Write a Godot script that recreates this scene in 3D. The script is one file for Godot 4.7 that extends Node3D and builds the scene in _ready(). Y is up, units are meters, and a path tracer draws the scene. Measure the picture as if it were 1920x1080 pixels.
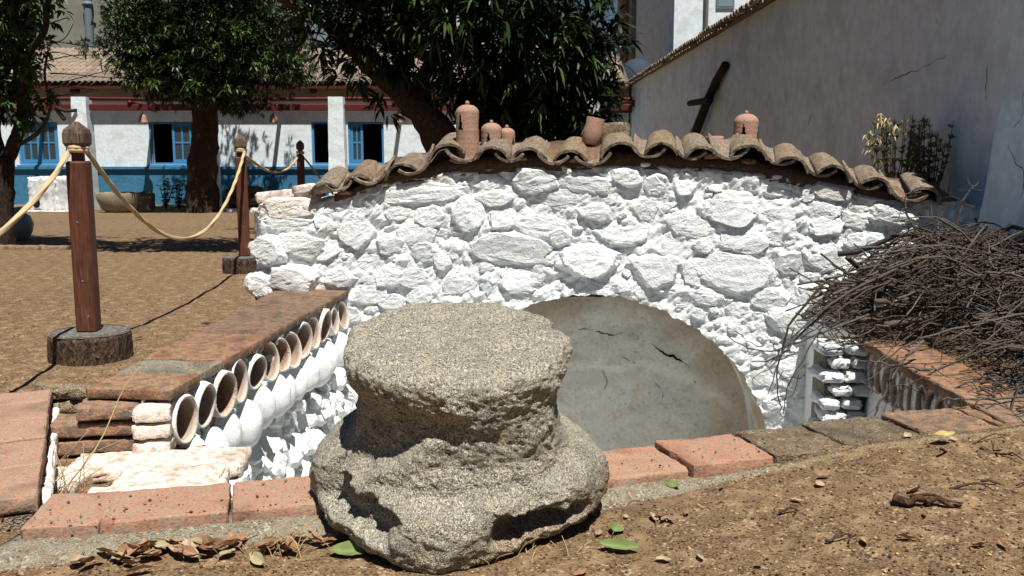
extends Node3D
# A whitewashed stone-arched pit in a courtyard: ground, pit, walls, buildings, trees, then the objects.

var rng := RandomNumberGenerator.new()
var nz := FastNoiseLite.new()
var nc := FastNoiseLite.new()
var M := {}

# ---------------------------------------------------------------- helpers
class MB:
	var v := PackedVector3Array()
	var c := PackedColorArray()
	var uv := PackedVector2Array()
	var ix := PackedInt32Array()
	func p(at: Vector3, col := Color.WHITE, t := Vector2.ZERO) -> int:
		v.append(at); c.append(col); uv.append(t)
		return v.size() - 1
	func tri(a: int, b: int, d: int) -> void:
		ix.append(a); ix.append(b); ix.append(d)
	func quad(a: int, b: int, d: int, e: int) -> void:  # counter-clockwise from outside
		ix.append(a); ix.append(d); ix.append(b)
		ix.append(a); ix.append(e); ix.append(d)
	func q4(a: Vector3, b: Vector3, d: Vector3, e: Vector3, col := Color.WHITE) -> void:
		quad(p(a, col), p(b, col), p(d, col), p(e, col))
	func box(lo: Vector3, hi: Vector3, col := Color.WHITE, bev := 0.0) -> void:
		var m := (lo + hi) / 2.0
		obox(Transform3D(Basis(), m), hi - lo, col, bev)
	func obox(t: Transform3D, s: Vector3, col := Color.WHITE, bev := 0.0) -> void:
		var h := s / 2.0
		for ax in 3:
			for sg in [-1.0, 1.0]:
				var n := Vector3.ZERO; n[ax] = sg
				var a := Vector3.ZERO; a[(ax + 1) % 3] = 1.0
				var b := Vector3.ZERO; b[(ax + 2) % 3] = 1.0
				if sg < 0:
					var tmp := a; a = b; b = tmp
				var ha: float = absf(a.dot(h)) - bev
				var hb: float = absf(b.dot(h)) - bev
				var o: Vector3 = n * absf(n.dot(h))
				quad(p(t * (o - a * ha - b * hb), col), p(t * (o + a * ha - b * hb), col), p(t * (o + a * ha + b * hb), col), p(t * (o - a * ha + b * hb), col))
		if bev > 0.0:
			for ax in 3:
				var bx := (ax + 1) % 3
				var cx := (ax + 2) % 3
				for s1 in [-1.0, 1.0]:
					for s2 in [-1.0, 1.0]:
						var e := Vector3.ZERO
						var pts := []
						for s3 in [-1.0, 1.0]:
							e[ax] = s3 * (h[ax] - bev)
							e[bx] = s1 * h[bx]; e[cx] = s2 * (h[cx] - bev)
							var q1 := e
							e[bx] = s1 * (h[bx] - bev); e[cx] = s2 * h[cx]
							pts.append([q1, e])
						var w := [pts[0][0], pts[1][0], pts[1][1], pts[0][1]]
						if s1 * s2 > 0:
							w.reverse()
						q4(t * w[0], t * w[1], t * w[2], t * w[3], col)
			for s1 in [-1.0, 1.0]:
				for s2 in [-1.0, 1.0]:
					for s3 in [-1.0, 1.0]:
						var k := Vector3(s1, s2, s3)
						var a1 := k * (h - Vector3(0, bev, bev))
						var a2 := k * (h - Vector3(bev, 0, bev))
						var a3 := k * (h - Vector3(bev, bev, 0))
						var i1 := p(t * a1, col)
						var i2 := p(t * a2, col)
						var i3 := p(t * a3, col)
						if s1 * s2 * s3 > 0:
							tri(i1, i3, i2)
						else:
							tri(i1, i2, i3)
	func tube(pts: Array, rad: Array, sides: int, col := Color.WHITE, lobes := 0.0, twist := 0.0, cap := true, nzr: FastNoiseLite = null, amp := 0.0) -> void:
		var up := Vector3(0.13, 0.2, 0.97)
		var first := v.size()
		var run := 0.0
		var n := pts.size()
		for i in n:
			var d: Vector3 = (pts[mini(i + 1, n - 1)] - pts[maxi(i - 1, 0)]).normalized()
			var x := up.cross(d).normalized()
			var y := d.cross(x)
			up = y.cross(d) if absf(y.dot(d)) > 0.99 else up
			if i > 0:
				run += pts[i].distance_to(pts[i - 1])
			for k in sides:
				var a := TAU * k / sides
				var r: float = rad[i]
				if lobes > 0.0:
					r *= 1.0 + lobes * cos(3.0 * (a - run * twist))
				var o: Vector3 = x * cos(a) + y * sin(a)
				if nzr:
					r *= 1.0 + amp * nzr.get_noise_3dv(pts[i] * 6.0 + o * 2.0)
				p(pts[i] + o * r, col, Vector2(float(k) / sides, run))
		for i in n - 1:
			for k in sides:
				var a0 := first + i * sides + k
				var a1 := first + i * sides + (k + 1) % sides
				quad(a0, a1, a1 + sides, a0 + sides)
		if cap:
			var e0 := p(pts[0], col)
			var e1 := p(pts[n - 1], col)
			for k in sides:
				var b0 := first + k
				var b1 := first + (k + 1) % sides
				tri(e0, b0, b1)
				tri(e1, b1 + (n - 1) * sides, b0 + (n - 1) * sides)
	func lathe(prof: Array, seg: int, at := Vector3.ZERO, col := Color.WHITE, skip = null) -> void:
		var first := v.size()
		for q in prof:
			for k in seg:
				var a := TAU * k / seg
				p(at + Vector3(cos(a) * q.x, q.y, sin(a) * q.x), col)
		for i in prof.size() - 1:
			for k in seg:
				if skip != null and skip.call(i, k):
					continue
				var a0 := first + i * seg + k
				var a1 := first + i * seg + (k + 1) % seg
				quad(a0, a0 + seg, a1 + seg, a1)
	func mesh(smooth := true) -> ArrayMesh:
		var arr := []
		arr.resize(Mesh.ARRAY_MAX)
		arr[Mesh.ARRAY_VERTEX] = v
		arr[Mesh.ARRAY_COLOR] = c
		arr[Mesh.ARRAY_TEX_UV] = uv
		arr[Mesh.ARRAY_INDEX] = ix
		if not smooth:
			var m := ArrayMesh.new()
			m.add_surface_from_arrays(Mesh.PRIMITIVE_TRIANGLES, arr)
			return m
		var nrm := PackedVector3Array()
		nrm.resize(v.size())
		var at := {}
		var rep := PackedInt32Array()
		rep.resize(v.size())
		for i in v.size():
			var key := v[i]
			if at.has(key):
				rep[i] = at[key]
			else:
				at[key] = i
				rep[i] = i
		for t in range(0, ix.size(), 3):
			var a := v[ix[t]]
			var n := (v[ix[t + 2]] - a).cross(v[ix[t + 1]] - a)
			for k in 3:
				nrm[rep[ix[t + k]]] += n
		for i in v.size():
			var nn := nrm[rep[i]].normalized()
			nrm[i] = nn if nn.length_squared() > 0.5 else Vector3.UP
		arr[Mesh.ARRAY_NORMAL] = nrm
		var m2 := ArrayMesh.new()
		m2.add_surface_from_arrays(Mesh.PRIMITIVE_TRIANGLES, arr)
		return m2


func rnd(a: float, b: float) -> float:
	return rng.randf_range(a, b)

func fb(p: Vector3, s: float) -> float:
	return nz.get_noise_3dv(p * s)

func V(x: float, y: float, d: float) -> Vector3:  # d metres ahead of the camera
	return Vector3(x, y, -d)

var used := {}
func numbered(n: String) -> String:
	if not used.has(n):
		used[n] = 0
		return n
	used[n] += 1
	return "%s_%03d" % [n, used[n]]

func tag(o: Node3D, label: String, category: String, group := "") -> Node3D:
	o.set_meta("label", label)
	o.set_meta("category", category)
	if group:
		o.set_meta("group", group)
	return o

func thing(called: String, label: String, category: String, at := Vector3.ZERO, group := "") -> Node3D:
	var o := Node3D.new()
	o.name = numbered(called)
	add_child(o, true)
	o.position = at
	return tag(o, label, category, group)

func part(parent: Node3D, called: String, m: Mesh, mat: Material, at := Transform3D()) -> MeshInstance3D:
	var o := MeshInstance3D.new()
	var k := "%d/%s" % [parent.get_instance_id(), called]
	if used.has(k):
		used[k] += 1
		o.name = "%s_%03d" % [called, used[k]]
	else:
		used[k] = 0
		o.name = called
	o.mesh = m
	o.material_override = mat
	o.transform = at
	parent.add_child(o, true)
	return o

func solo(called: String, m: Mesh, mat: Material, label: String, category: String, at := Transform3D(), group := "") -> MeshInstance3D:
	var o := MeshInstance3D.new()
	o.name = numbered(called)
	o.mesh = m
	o.material_override = mat
	o.transform = at
	add_child(o, true)
	tag(o, label, category, group)
	return o

func setting(called: String, m: Mesh, mat: Material) -> MeshInstance3D:
	var o := MeshInstance3D.new()
	o.name = numbered(called)
	o.mesh = m
	o.material_override = mat
	add_child(o, true)
	o.set_meta("kind", "structure")
	return o

# ---------------------------------------------------------------- textures
func nimg(freq: float, sd: int, kind := 0, oct := 4, n := 512) -> PackedByteArray:
	var f := FastNoiseLite.new()
	f.seed = sd
	f.frequency = freq
	f.fractal_octaves = oct
	if kind == 1:
		f.noise_type = FastNoiseLite.TYPE_CELLULAR
		f.cellular_return_type = FastNoiseLite.RETURN_CELL_VALUE
		f.fractal_type = FastNoiseLite.FRACTAL_NONE
	elif kind == 2:
		f.noise_type = FastNoiseLite.TYPE_SIMPLEX_SMOOTH
		f.fractal_type = FastNoiseLite.FRACTAL_RIDGED
	else:
		f.noise_type = FastNoiseLite.TYPE_SIMPLEX_SMOOTH
	var im := f.get_seamless_image(n, n, false, false, 0.15)
	im.convert(Image.FORMAT_L8)
	return im.get_data()

# base colour a..b by noise A, towards d where B is high, speck colours where C (cells) is at its ends
func coltex(a: Color, b: Color, d: Color, s1: Color, s2: Color, na: PackedByteArray, nb: PackedByteArray, ncell: PackedByteArray, dlo: float, dhi: float, t1: int, t2: int, n := 512) -> ImageTexture:
	var out := PackedByteArray()
	out.resize(n * n * 3)
	for i in n * n:
		var x := clampf((na[i] / 255.0 - 0.25) * 2.0, 0.0, 1.0)
		var c := a.lerp(b, x)
		var k := clampf((nb[i] / 255.0 - dlo) / (dhi - dlo), 0.0, 1.0)
		c = c.lerp(d, k)
		if ncell[i] < t1:
			c = c.lerp(s1, 0.75)
		elif ncell[i] > t2:
			c = c.lerp(s2, 0.75)
		out[i * 3] = int(c.r * 255.0)
		out[i * 3 + 1] = int(c.g * 255.0)
		out[i * 3 + 2] = int(c.b * 255.0)
	return ImageTexture.create_from_image(Image.create_from_data(n, n, false, Image.FORMAT_RGB8, out))

func htex(a: PackedByteArray, b: PackedByteArray, k: float, n := 512) -> ImageTexture:
	var out := PackedByteArray()
	out.resize(n * n)
	for i in n * n:
		out[i] = int(a[i] * (1.0 - k) + b[i] * k)
	return ImageTexture.create_from_image(Image.create_from_data(n, n, false, Image.FORMAT_L8, out))

func mat(called: String, col: Color, rough := 0.9, t: Texture2D = null, scale := Vector3.ONE, h: Texture2D = null, hs := 0.5, world := true, vc := true) -> StandardMaterial3D:
	var m := StandardMaterial3D.new()
	m.resource_name = called
	m.albedo_color = col
	m.roughness = rough
	m.metallic_specular = 0.35
	m.vertex_color_use_as_albedo = vc
	if t:
		m.albedo_texture = t
	if t or h:
		m.uv1_triplanar = true
		m.uv1_world_triplanar = world
		m.uv1_scale = scale
		m.uv1_triplanar_sharpness = 4.0
	if h:
		m.heightmap_enabled = true
		m.heightmap_texture = h
		m.heightmap_scale = hs
	M[called] = m
	return m

func make_materials() -> void:
	var fine := nimg(0.06, 3, 0, 4)
	var mid := nimg(0.018, 5, 0, 5)
	var mid2 := nimg(0.012, 15, 0, 5)
	var coarse := nimg(0.006, 9, 0, 4)
	var cells := nimg(0.14, 7, 1)
	var cells2 := nimg(0.07, 8, 1)
	var grit := nimg(0.11, 11, 0, 3)
	var ridge := nimg(0.02, 13, 2, 4)
	var h_lime := htex(mid, fine, 0.45)
	var h_grit := htex(grit, cells, 0.3)
	var h_plain := htex(coarse, fine, 0.25)
	var h_ridge := htex(ridge, fine, 0.35)
	var c := func(r: float, g: float, b: float) -> Color: return Color(r, g, b)
	var t_lime := coltex(c.call(0.85, 0.87, 0.872), c.call(0.90, 0.918, 0.918), c.call(0.84, 0.815, 0.775), c.call(0.79, 0.765, 0.73), c.call(0.95, 0.95, 0.95), fine, mid, cells, 0.66, 0.86, 10, 250)
	var t_wornlime := coltex(c.call(0.88, 0.87, 0.85), c.call(0.92, 0.91, 0.89), c.call(0.78, 0.68, 0.60), c.call(0.74, 0.65, 0.57), c.call(0.95, 0.95, 0.94), fine, mid, cells, 0.56, 0.82, 8, 252)
	var t_granite := coltex(c.call(0.40, 0.385, 0.335), c.call(0.71, 0.69, 0.63), c.call(0.62, 0.585, 0.50), c.call(0.26, 0.24, 0.2), c.call(0.85, 0.83, 0.77), grit, coarse, cells, 0.5, 0.8, 62, 208)
	var t_dirt := coltex(c.call(0.385, 0.305, 0.22), c.call(0.57, 0.465, 0.345), c.call(0.60, 0.495, 0.375), c.call(0.29, 0.225, 0.16), c.call(0.74, 0.66, 0.54), grit, mid2, cells, 0.45, 0.8, 26, 242)
	var t_terra := coltex(c.call(0.60, 0.455, 0.38), c.call(0.69, 0.535, 0.45), c.call(0.60, 0.515, 0.445), c.call(0.48, 0.34, 0.27), c.call(0.72, 0.6, 0.5), fine, mid, cells, 0.52, 0.75, 10, 247)
	var t_brick := coltex(c.call(0.50, 0.395, 0.325), c.call(0.63, 0.49, 0.395), c.call(0.42, 0.365, 0.315), c.call(0.44, 0.375, 0.32), c.call(0.70, 0.62, 0.54), fine, mid2, cells, 0.42, 0.75, 12, 248)
	var t_oldtile := coltex(c.call(0.50, 0.415, 0.335), c.call(0.64, 0.545, 0.45), c.call(0.42, 0.375, 0.315), c.call(0.34, 0.295, 0.245), c.call(0.7, 0.65, 0.57), fine, mid, cells2, 0.5, 0.72, 22, 240)
	var t_mortar := coltex(c.call(0.47, 0.44, 0.38), c.call(0.63, 0.6, 0.53), c.call(0.52, 0.45, 0.36), c.call(0.34, 0.31, 0.27), c.call(0.75, 0.72, 0.66), grit, mid, cells, 0.5, 0.8, 24, 238)
	var t_wood := coltex(c.call(0.30, 0.175, 0.125), c.call(0.40, 0.245, 0.18), c.call(0.34, 0.22, 0.165), c.call(0.25, 0.15, 0.11), c.call(0.44, 0.30, 0.235), mid, coarse, cells2, 0.5, 0.8, 18, 246)
	var t_grey := coltex(c.call(0.36, 0.34, 0.32), c.call(0.5, 0.48, 0.45), c.call(0.32, 0.29, 0.26), c.call(0.25, 0.23, 0.21), c.call(0.6, 0.58, 0.55), mid, coarse, cells2, 0.5, 0.8, 20, 246)
	var t_bark := coltex(c.call(0.2, 0.165, 0.135), c.call(0.38, 0.32, 0.265), c.call(0.27, 0.22, 0.18), c.call(0.14, 0.115, 0.1), c.call(0.44, 0.39, 0.33), ridge, mid, cells, 0.5, 0.8, 18, 246)
	var t_stick := coltex(c.call(0.265, 0.24, 0.22), c.call(0.45, 0.42, 0.395), c.call(0.36, 0.325, 0.30), c.call(0.2, 0.18, 0.165), c.call(0.52, 0.49, 0.46), fine, mid, cells, 0.5, 0.8, 18, 246)
	var t_plaster := coltex(c.call(0.805, 0.852, 0.872), c.call(0.86, 0.90, 0.915), c.call(0.78, 0.81, 0.82), c.call(0.8, 0.8, 0.78), c.call(0.9, 0.9, 0.89), mid, coarse, cells, 0.5, 0.85, 4, 254)
	mat("lime", Color.WHITE, 0.95, t_lime, Vector3.ONE * 2.6, h_lime, 0.55)
	mat("lime_smooth", Color.WHITE, 0.9, t_lime, Vector3.ONE * 2.0, h_lime, 0.15)
	mat("lime_worn", Color.WHITE, 0.95, t_wornlime, Vector3.ONE * 2.6, h_lime, 0.5)
	mat("niche", Color(0.92, 0.905, 0.885), 0.95, t_lime, Vector3.ONE * 0.9, h_plain, 0.8)
	mat("granite", Color.WHITE, 0.85, t_granite, Vector3.ONE * 5.5, h_grit, 0.4)
	mat("dirt", Color(0.925, 0.93, 0.935), 1.0, t_dirt, Vector3.ONE * 1.7, h_grit, 0.7)
	mat("terracotta", Color(0.97, 0.99, 1.0), 0.85, t_terra, Vector3.ONE * 3.0, h_lime, 0.25)
	mat("brick", Color.WHITE, 0.92, t_brick, Vector3.ONE * 2.8, h_lime, 0.35)
	mat("old_tile", Color(0.91, 0.955, 1.0), 0.92, t_oldtile, Vector3.ONE * 3.2, h_lime, 0.3)
	mat("mortar", Color.WHITE, 0.95, t_mortar, Vector3.ONE * 2.4, h_grit, 0.8)
	mat("wood", Color.WHITE, 0.6, t_wood, Vector3(6, 0.6, 6), h_plain, 0.15)
	mat("old_wood", Color(0.85, 0.76, 0.7), 0.85, t_grey, Vector3(6, 1, 6), h_lime, 0.3)
	mat("grey_wood", Color.WHITE, 0.9, t_grey, Vector3.ONE * 4.0, h_lime, 0.3)
	mat("bark", Color.WHITE, 0.95, t_bark, Vector3(3, 0.9, 3), h_ridge, 1.6)
	mat("stick", Color.WHITE, 0.85, t_stick, Vector3.ONE * 5.0, h_ridge, 0.3)
	mat("plaster", Color.WHITE, 0.93, t_plaster, Vector3.ONE * 0.55, h_plain, 0.8)
	mat("rough_plaster", Color.WHITE, 0.93, t_plaster, Vector3.ONE * 0.9, h_lime, 0.45)
	mat("blue_paint", Color(0.285, 0.515, 0.64), 0.8, t_plaster, Vector3.ONE * 0.9, h_lime, 0.8)
	mat("blue_frame", Color(0.25, 0.50, 0.67), 0.6)
	mat("red_paint", Color(0.33, 0.12, 0.105), 0.6)
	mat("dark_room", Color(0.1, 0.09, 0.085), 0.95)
	mat("beige", Color(0.60, 0.57, 0.51), 0.95, t_plaster, Vector3.ONE * 0.3, h_plain, 1.0)
	mat("band", Color(0.75, 0.67, 0.56), 0.95, t_plaster, Vector3.ONE * 0.5, h_lime, 1.0)
	mat("rope", Color(0.73, 0.645, 0.50), 0.9, null, Vector3.ONE, null)
	mat("tank", Color(0.19, 0.235, 0.28), 0.8)  # dark tone: the shade on the tank is put into its colour
	mat("dark", Color(0.07, 0.06, 0.055), 1.0)
	mat("iron", Color(0.16, 0.12, 0.10), 0.7)
	mat("glazed", Color(0.45, 0.53, 0.54), 0.4)
	mat("grey_metal", Color(0.42, 0.46, 0.5), 0.5)
	var pane := StandardMaterial3D.new()
	pane.albedo_color = Color(0.6, 0.7, 0.75, 0.12)
	pane.transparency = BaseMaterial3D.TRANSPARENCY_ALPHA
	pane.roughness = 0.03
	M["pane"] = pane
	var leaf := mat("leaf", Color(0.86, 0.86, 0.86), 0.42)
	leaf.metallic_specular = 0.35
	leaf.backlight_enabled = true
	leaf.backlight = Color(0.2, 0.24, 0.1)
	var dry := mat("dry_leaf", Color.WHITE, 0.8)
	dry.backlight_enabled = true
	dry.backlight = Color(0.3, 0.2, 0.1)

# ---------------------------------------------------------------- shared shapes
# an irregular stone: a rounded cube cut by random planes, with noise
func rock(size: Vector3, sd: int, n := 6, cuts := 8, boxy := 0.5, rough := 0.05, tone := Color.WHITE, front := false) -> ArrayMesh:
	var r := RandomNumberGenerator.new()
	r.seed = sd * 7919 + 13
	var pl := []
	if front:
		var t0 := r.randf() * TAU
		for k in cuts:
			var t := t0 + (k + r.randf_range(-0.35, 0.35)) * TAU / cuts
			pl.append([Vector3(cos(t), sin(t), r.randf_range(0.0, 0.55)).normalized(), r.randf_range(0.66, 0.92)])
		for k in 3:
			pl.append([Vector3(r.randf_range(-0.34, 0.34), r.randf_range(-0.28, 0.38), 1).normalized(), r.randf_range(0.5, 0.72)])
	else:
		for k in cuts:
			pl.append([Vector3(r.randfn(), r.randfn(), r.randfn()).normalized(), r.randf_range(0.62, 0.86)])
	var off := Vector3(r.randf(), r.randf(), r.randf()) * 60.0
	var h := size / 2.0
	var b := MB.new()
	for ax in 3:
		for sg in [-1.0, 1.0]:
			var first := b.v.size()
			for i in n + 1:
				for j in n + 1:
					var q := Vector3.ZERO
					q[ax] = sg
					q[(ax + 1) % 3] = (2.0 * i / n - 1.0) * sg
					q[(ax + 2) % 3] = 2.0 * j / n - 1.0
					var s := q.normalized().lerp(q * (0.95 if front else 0.8), boxy)
					for w in pl:
						var over: float = s.dot(w[0]) - w[1]
						if over > 0.0:
							s -= w[0] * over * 0.96
					var ww := s * h
					var e := nz.get_noise_3dv(s * 2.2 + off) * rough * 2.0 + nz.get_noise_3dv(Vector3(ww.x, ww.y * 1.7, ww.z) * 34.0 + off) * rough * 1.1
					s += s.normalized() * e
					b.p(s * h, tone)
			for i in n:
				for j in n:
					var a0 := first + i * (n + 1) + j
					b.quad(a0, a0 + n + 1, a0 + n + 2, a0 + 1)
	return b.mesh(not front)

# a worn brick: a box with narrow rounded, chipped edges
func worn_box(s: Vector3, sd: int, round_r := 0.006, amp := 0.003, tone := Color.WHITE, step := 0.03) -> ArrayMesh:
	var h := s / 2.0
	var off := Vector3(sd * 1.37, sd * 0.71, sd * 2.13)
	var rr := minf(round_r, minf(h.x, minf(h.y, h.z)) * 0.8)
	var lines := []
	for ax in 3:
		var l := [-h[ax], -h[ax] + rr * 0.35, -h[ax] + rr]
		var n := maxi(2, int((s[ax] - 2.0 * rr) / step))
		for i in range(1, n):
			l.append(lerpf(-h[ax] + rr, h[ax] - rr, float(i) / n))
		l.append_array([h[ax] - rr, h[ax] - rr * 0.35, h[ax]])
		lines.append(l)
	var b := MB.new()
	for ax in 3:
		var lb: Array = lines[(ax + 1) % 3]
		var lc: Array = lines[(ax + 2) % 3]
		for sg in [-1.0, 1.0]:
			var first := b.v.size()
			for y in lb:
				for z in lc:
					var q := Vector3.ZERO
					q[ax] = sg * h[ax]
					q[(ax + 1) % 3] = y
					q[(ax + 2) % 3] = z
					var inner := q.clamp(-(h - Vector3.ONE * rr), h - Vector3.ONE * rr)
					var o := (q - inner).normalized()
					var chip := maxf(0.0, nz.get_noise_3dv(q * 13.0 + off) + 0.02) * rr * 2.2 * (0.0 if o[ax] * sg > 0.99 else 1.0)
					q = inner + o * rr - o * chip
					q += o * amp * (nz.get_noise_3dv(q * 9.0 + off) * 1.4 + nz.get_noise_3dv(q * 40.0 + off) * 0.7)
					var dirt := clampf(smoothstep(0.05, 0.5, nz.get_noise_3dv(q * 5.0 - off)), 0.0, 1.0)
					var tn := tone * (1.0 + 0.22 * nz.get_noise_3dv(q * 11.0 - off))
					b.p(q, tn.lerp(tn * Color(0.66, 0.66, 0.64), dirt))
			var w := lc.size()
			for i in lb.size() - 1:
				for j in w - 1:
					var a0 := first + i * w + j
					if sg > 0:
						b.quad(a0, a0 + w, a0 + w + 1, a0 + 1)
					else:
						b.quad(a0, a0 + 1, a0 + w + 1, a0 + w)
	return b.mesh()

# a curved clay roof tile, arched up; its wide end at z = 0, running back along -z
func clay_tile(length: float, r0: float, r1: float, half: float, th: float, sd: int, arcs := 12, rows := 6, amp := 0.004, tone := Color.WHITE, lip := Color.WHITE) -> ArrayMesh:
	var b := MB.new()
	var off := Vector3(sd * 3.1, sd * 1.7, sd)
	for side in 2:
		for i in rows + 1:
			var f := float(i) / rows
			var r := lerpf(r0, r1, f) - (th if side == 1 else 0.0)
			for k in arcs + 1:
				var a := lerpf(-half, half, float(k) / arcs)
				var q := Vector3(sin(a) * r, cos(a) * r - r0 * cos(half), -f * length)
				q += Vector3(sin(a), cos(a), 0) * amp * (fb(q + off, 9.0) + 0.6 * fb(q + off, 40.0))
				if i == 0:
					q.z += amp * 2.0 * fb(q + off, 25.0)
				var t := tone * (1.0 + 0.40 * fb(q + off, 7.0) + 0.2 * fb(q - off, 18.0))
				if side == 1:
					t = lip
				b.p(q, Color(t.r, t.g, t.b))
	var w := arcs + 1
	var s2 := w * (rows + 1)
	for i in rows:
		for k in arcs:
			var a0 := i * w + k
			b.quad(a0, a0 + 1, a0 + w + 1, a0 + w)
			b.quad(s2 + a0, s2 + a0 + w, s2 + a0 + w + 1, s2 + a0 + 1)
	# ends and long edges get their own corners so that they stay sharp
	for k in arcs:
		b.q4(b.v[k] + Vector3(0, 0, 0.0003), b.v[s2 + k] + Vector3(0, 0, 0.0003), b.v[s2 + k + 1] + Vector3(0, 0, 0.0003), b.v[k + 1] + Vector3(0, 0, 0.0003), lip)
		var e := rows * w + k
		b.q4(b.v[e], b.v[e + 1], b.v[s2 + e + 1], b.v[s2 + e], tone)
	for i in rows:
		var a0 := i * w
		b.q4(b.v[a0], b.v[a0 + w], b.v[s2 + a0 + w], b.v[s2 + a0], tone)
		b.q4(b.v[a0 + arcs], b.v[s2 + a0 + arcs], b.v[s2 + a0 + w + arcs], b.v[a0 + w + arcs], tone)
	return b.mesh()

func leaf_strip(b: MB, at: Vector3, dir: Vector3, nrm: Vector3, l: float, w: float, droop: float, col: Color) -> void:
	var side := dir.cross(nrm).normalized()
	var prev := [-1, -1]
	var wid := [0.12, 0.85, 1.0, 0.62, 0.04]
	for k in 5:
		var f := k / 4.0
		var q := at + dir * l * f - Vector3(0, droop * l * f * f, 0)
		var ww: float = w * wid[k] * 0.5
		var a := b.p(q - side * ww + nrm * ww * 0.35, col)
		var d := b.p(q + side * ww + nrm * ww * 0.35, col)
		if k > 0:
			b.quad(prev[0], prev[1], d, a)
		prev = [a, d]

func curve_pts(ctrl: Array, n: int) -> Array:  # a smooth line through the control points
	var out := []
	var m := ctrl.size() - 1
	for i in n + 1:
		var t := float(i) / n * m
		var k := mini(int(t), m - 1)
		var f := t - k
		var p0: Vector3 = ctrl[maxi(k - 1, 0)]
		var p3: Vector3 = ctrl[mini(k + 2, m)]
		out.append(ctrl[k].cubic_interpolate(ctrl[k + 1], p0, p3, f))
	return out

func taper(a: float, b: float, n: int) -> Array:
	var out := []
	for i in n + 1:
		out.append(lerpf(a, b, float(i) / n))
	return out

func sstep(a: float, b: float, x: float) -> float:
	return smoothstep(a, b, x)

# ---------------------------------------------------------------- the lie of the land (x, metres ahead)
func ground_h(x: float, d: float) -> float:
	var y := -0.45 * sstep(9.0, 26.0, d)
	var bank := sstep(0.1, 1.3, x) * (1.0 - sstep(5.2, 6.4, d))
	y += 0.075 * bank
	var off := 2.26 + 0.278 * (x + 1.2) - d  # in front of the kerb
	if absf(off) < 0.5:
		y += 0.032 * sstep(0.45, 1.3, x) * sstep(0.34, 0.02, off) * sstep(-0.1, 0.0, off)
	y += 0.02 * fb(Vector3(x, 0, d), 0.9) + 0.010 * fb(Vector3(x, 3, d), 3.5) + 0.004 * fb(Vector3(x, 7, d), 14.0)
	return y

var pit := PackedVector2Array([Vector2(-1.33, 2.42), Vector2(0.0, 2.74), Vector2(1.75, 3.22), Vector2(1.78, 4.5), Vector2(1.85, 5.9), Vector2(1.75, 7.2), Vector2(-0.75, 7.4), Vector2(-0.8, 6.2), Vector2(-1.2, 6.2), Vector2(-1.4, 3.6), Vector2(-1.92, 3.8)])

func _ready() -> void:
	rng.seed = 4
	nz.seed = 21
	nz.frequency = 1.0
	nz.noise_type = FastNoiseLite.TYPE_SIMPLEX_SMOOTH
	nz.fractal_octaves = 3
	nc.seed = 5
	nc.frequency = 1.0
	var cam := Camera3D.new()
	cam.name = "camera"
	cam.position = Vector3(0, 1, 0)
	cam.rotation_degrees = Vector3(-8.157, 0, 0)
	cam.fov = 33.4
	cam.near = 0.05
	cam.far = 400.0
	add_child(cam)
	cam.current = true
	var sky_m := ProceduralSkyMaterial.new()
	sky_m.sky_top_color = Color(0.30, 0.455, 0.66)
	sky_m.sky_horizon_color = Color(0.66, 0.745, 0.80)
	sky_m.ground_bottom_color = Color(0.30, 0.25, 0.2)
	sky_m.ground_horizon_color = Color(0.5, 0.47, 0.43)
	sky_m.sky_curve = 0.12
	var sky := Sky.new()
	sky.sky_material = sky_m
	var env := Environment.new()
	env.background_mode = Environment.BG_SKY
	env.sky = sky
	env.background_energy_multiplier = 0.30
	env.tonemap_mode = Environment.TONE_MAPPER_LINEAR
	env.tonemap_exposure = 1.42
	env.sdfgi_enabled = true
	env.ssao_enabled = true
	env.ssil_enabled = true
	var we := WorldEnvironment.new()
	we.name = "environment"
	we.environment = env
	add_child(we)
	var sun := DirectionalLight3D.new()
	sun.name = "sun"
	sun.light_energy = 1.6
	sun.light_color = Color(1.0, 0.98, 0.95)
	sun.light_angular_distance = 0.5
	sun.shadow_enabled = true
	var to_sun := Vector3(0.15, 1.0, 0.45).normalized()
	add_child(sun)
	sun.look_at_from_position(to_sun * 50.0, Vector3.ZERO, Vector3.RIGHT)
	make_materials()
	build_ground()
	build_arch_wall()
	build_left_pit_wall()
	build_right_pit_wall()
	build_kerbs()
	build_far_house()
	build_side_house()
	build_town()
	build_trees()
	build_capital()
	build_barrier()
	build_pots()
	build_brush()
	build_yard_things()
	build_litter()

# ---------------------------------------------------------------- ground
func axis(lo: float, hi: float, a: float, b: float, fine: float, grow: float) -> PackedFloat32Array:
	var out := PackedFloat32Array()
	var x := a
	var s := fine
	var left := []
	while x > lo:
		s *= grow
		x -= s
		left.append(x)
	left.reverse()
	for q in left:
		out.append(q)
	x = a
	while x < b:
		out.append(x)
		x += fine
	s = fine
	while x < hi:
		out.append(x)
		s *= grow
		x += s
	out.append(hi)
	return out

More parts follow.
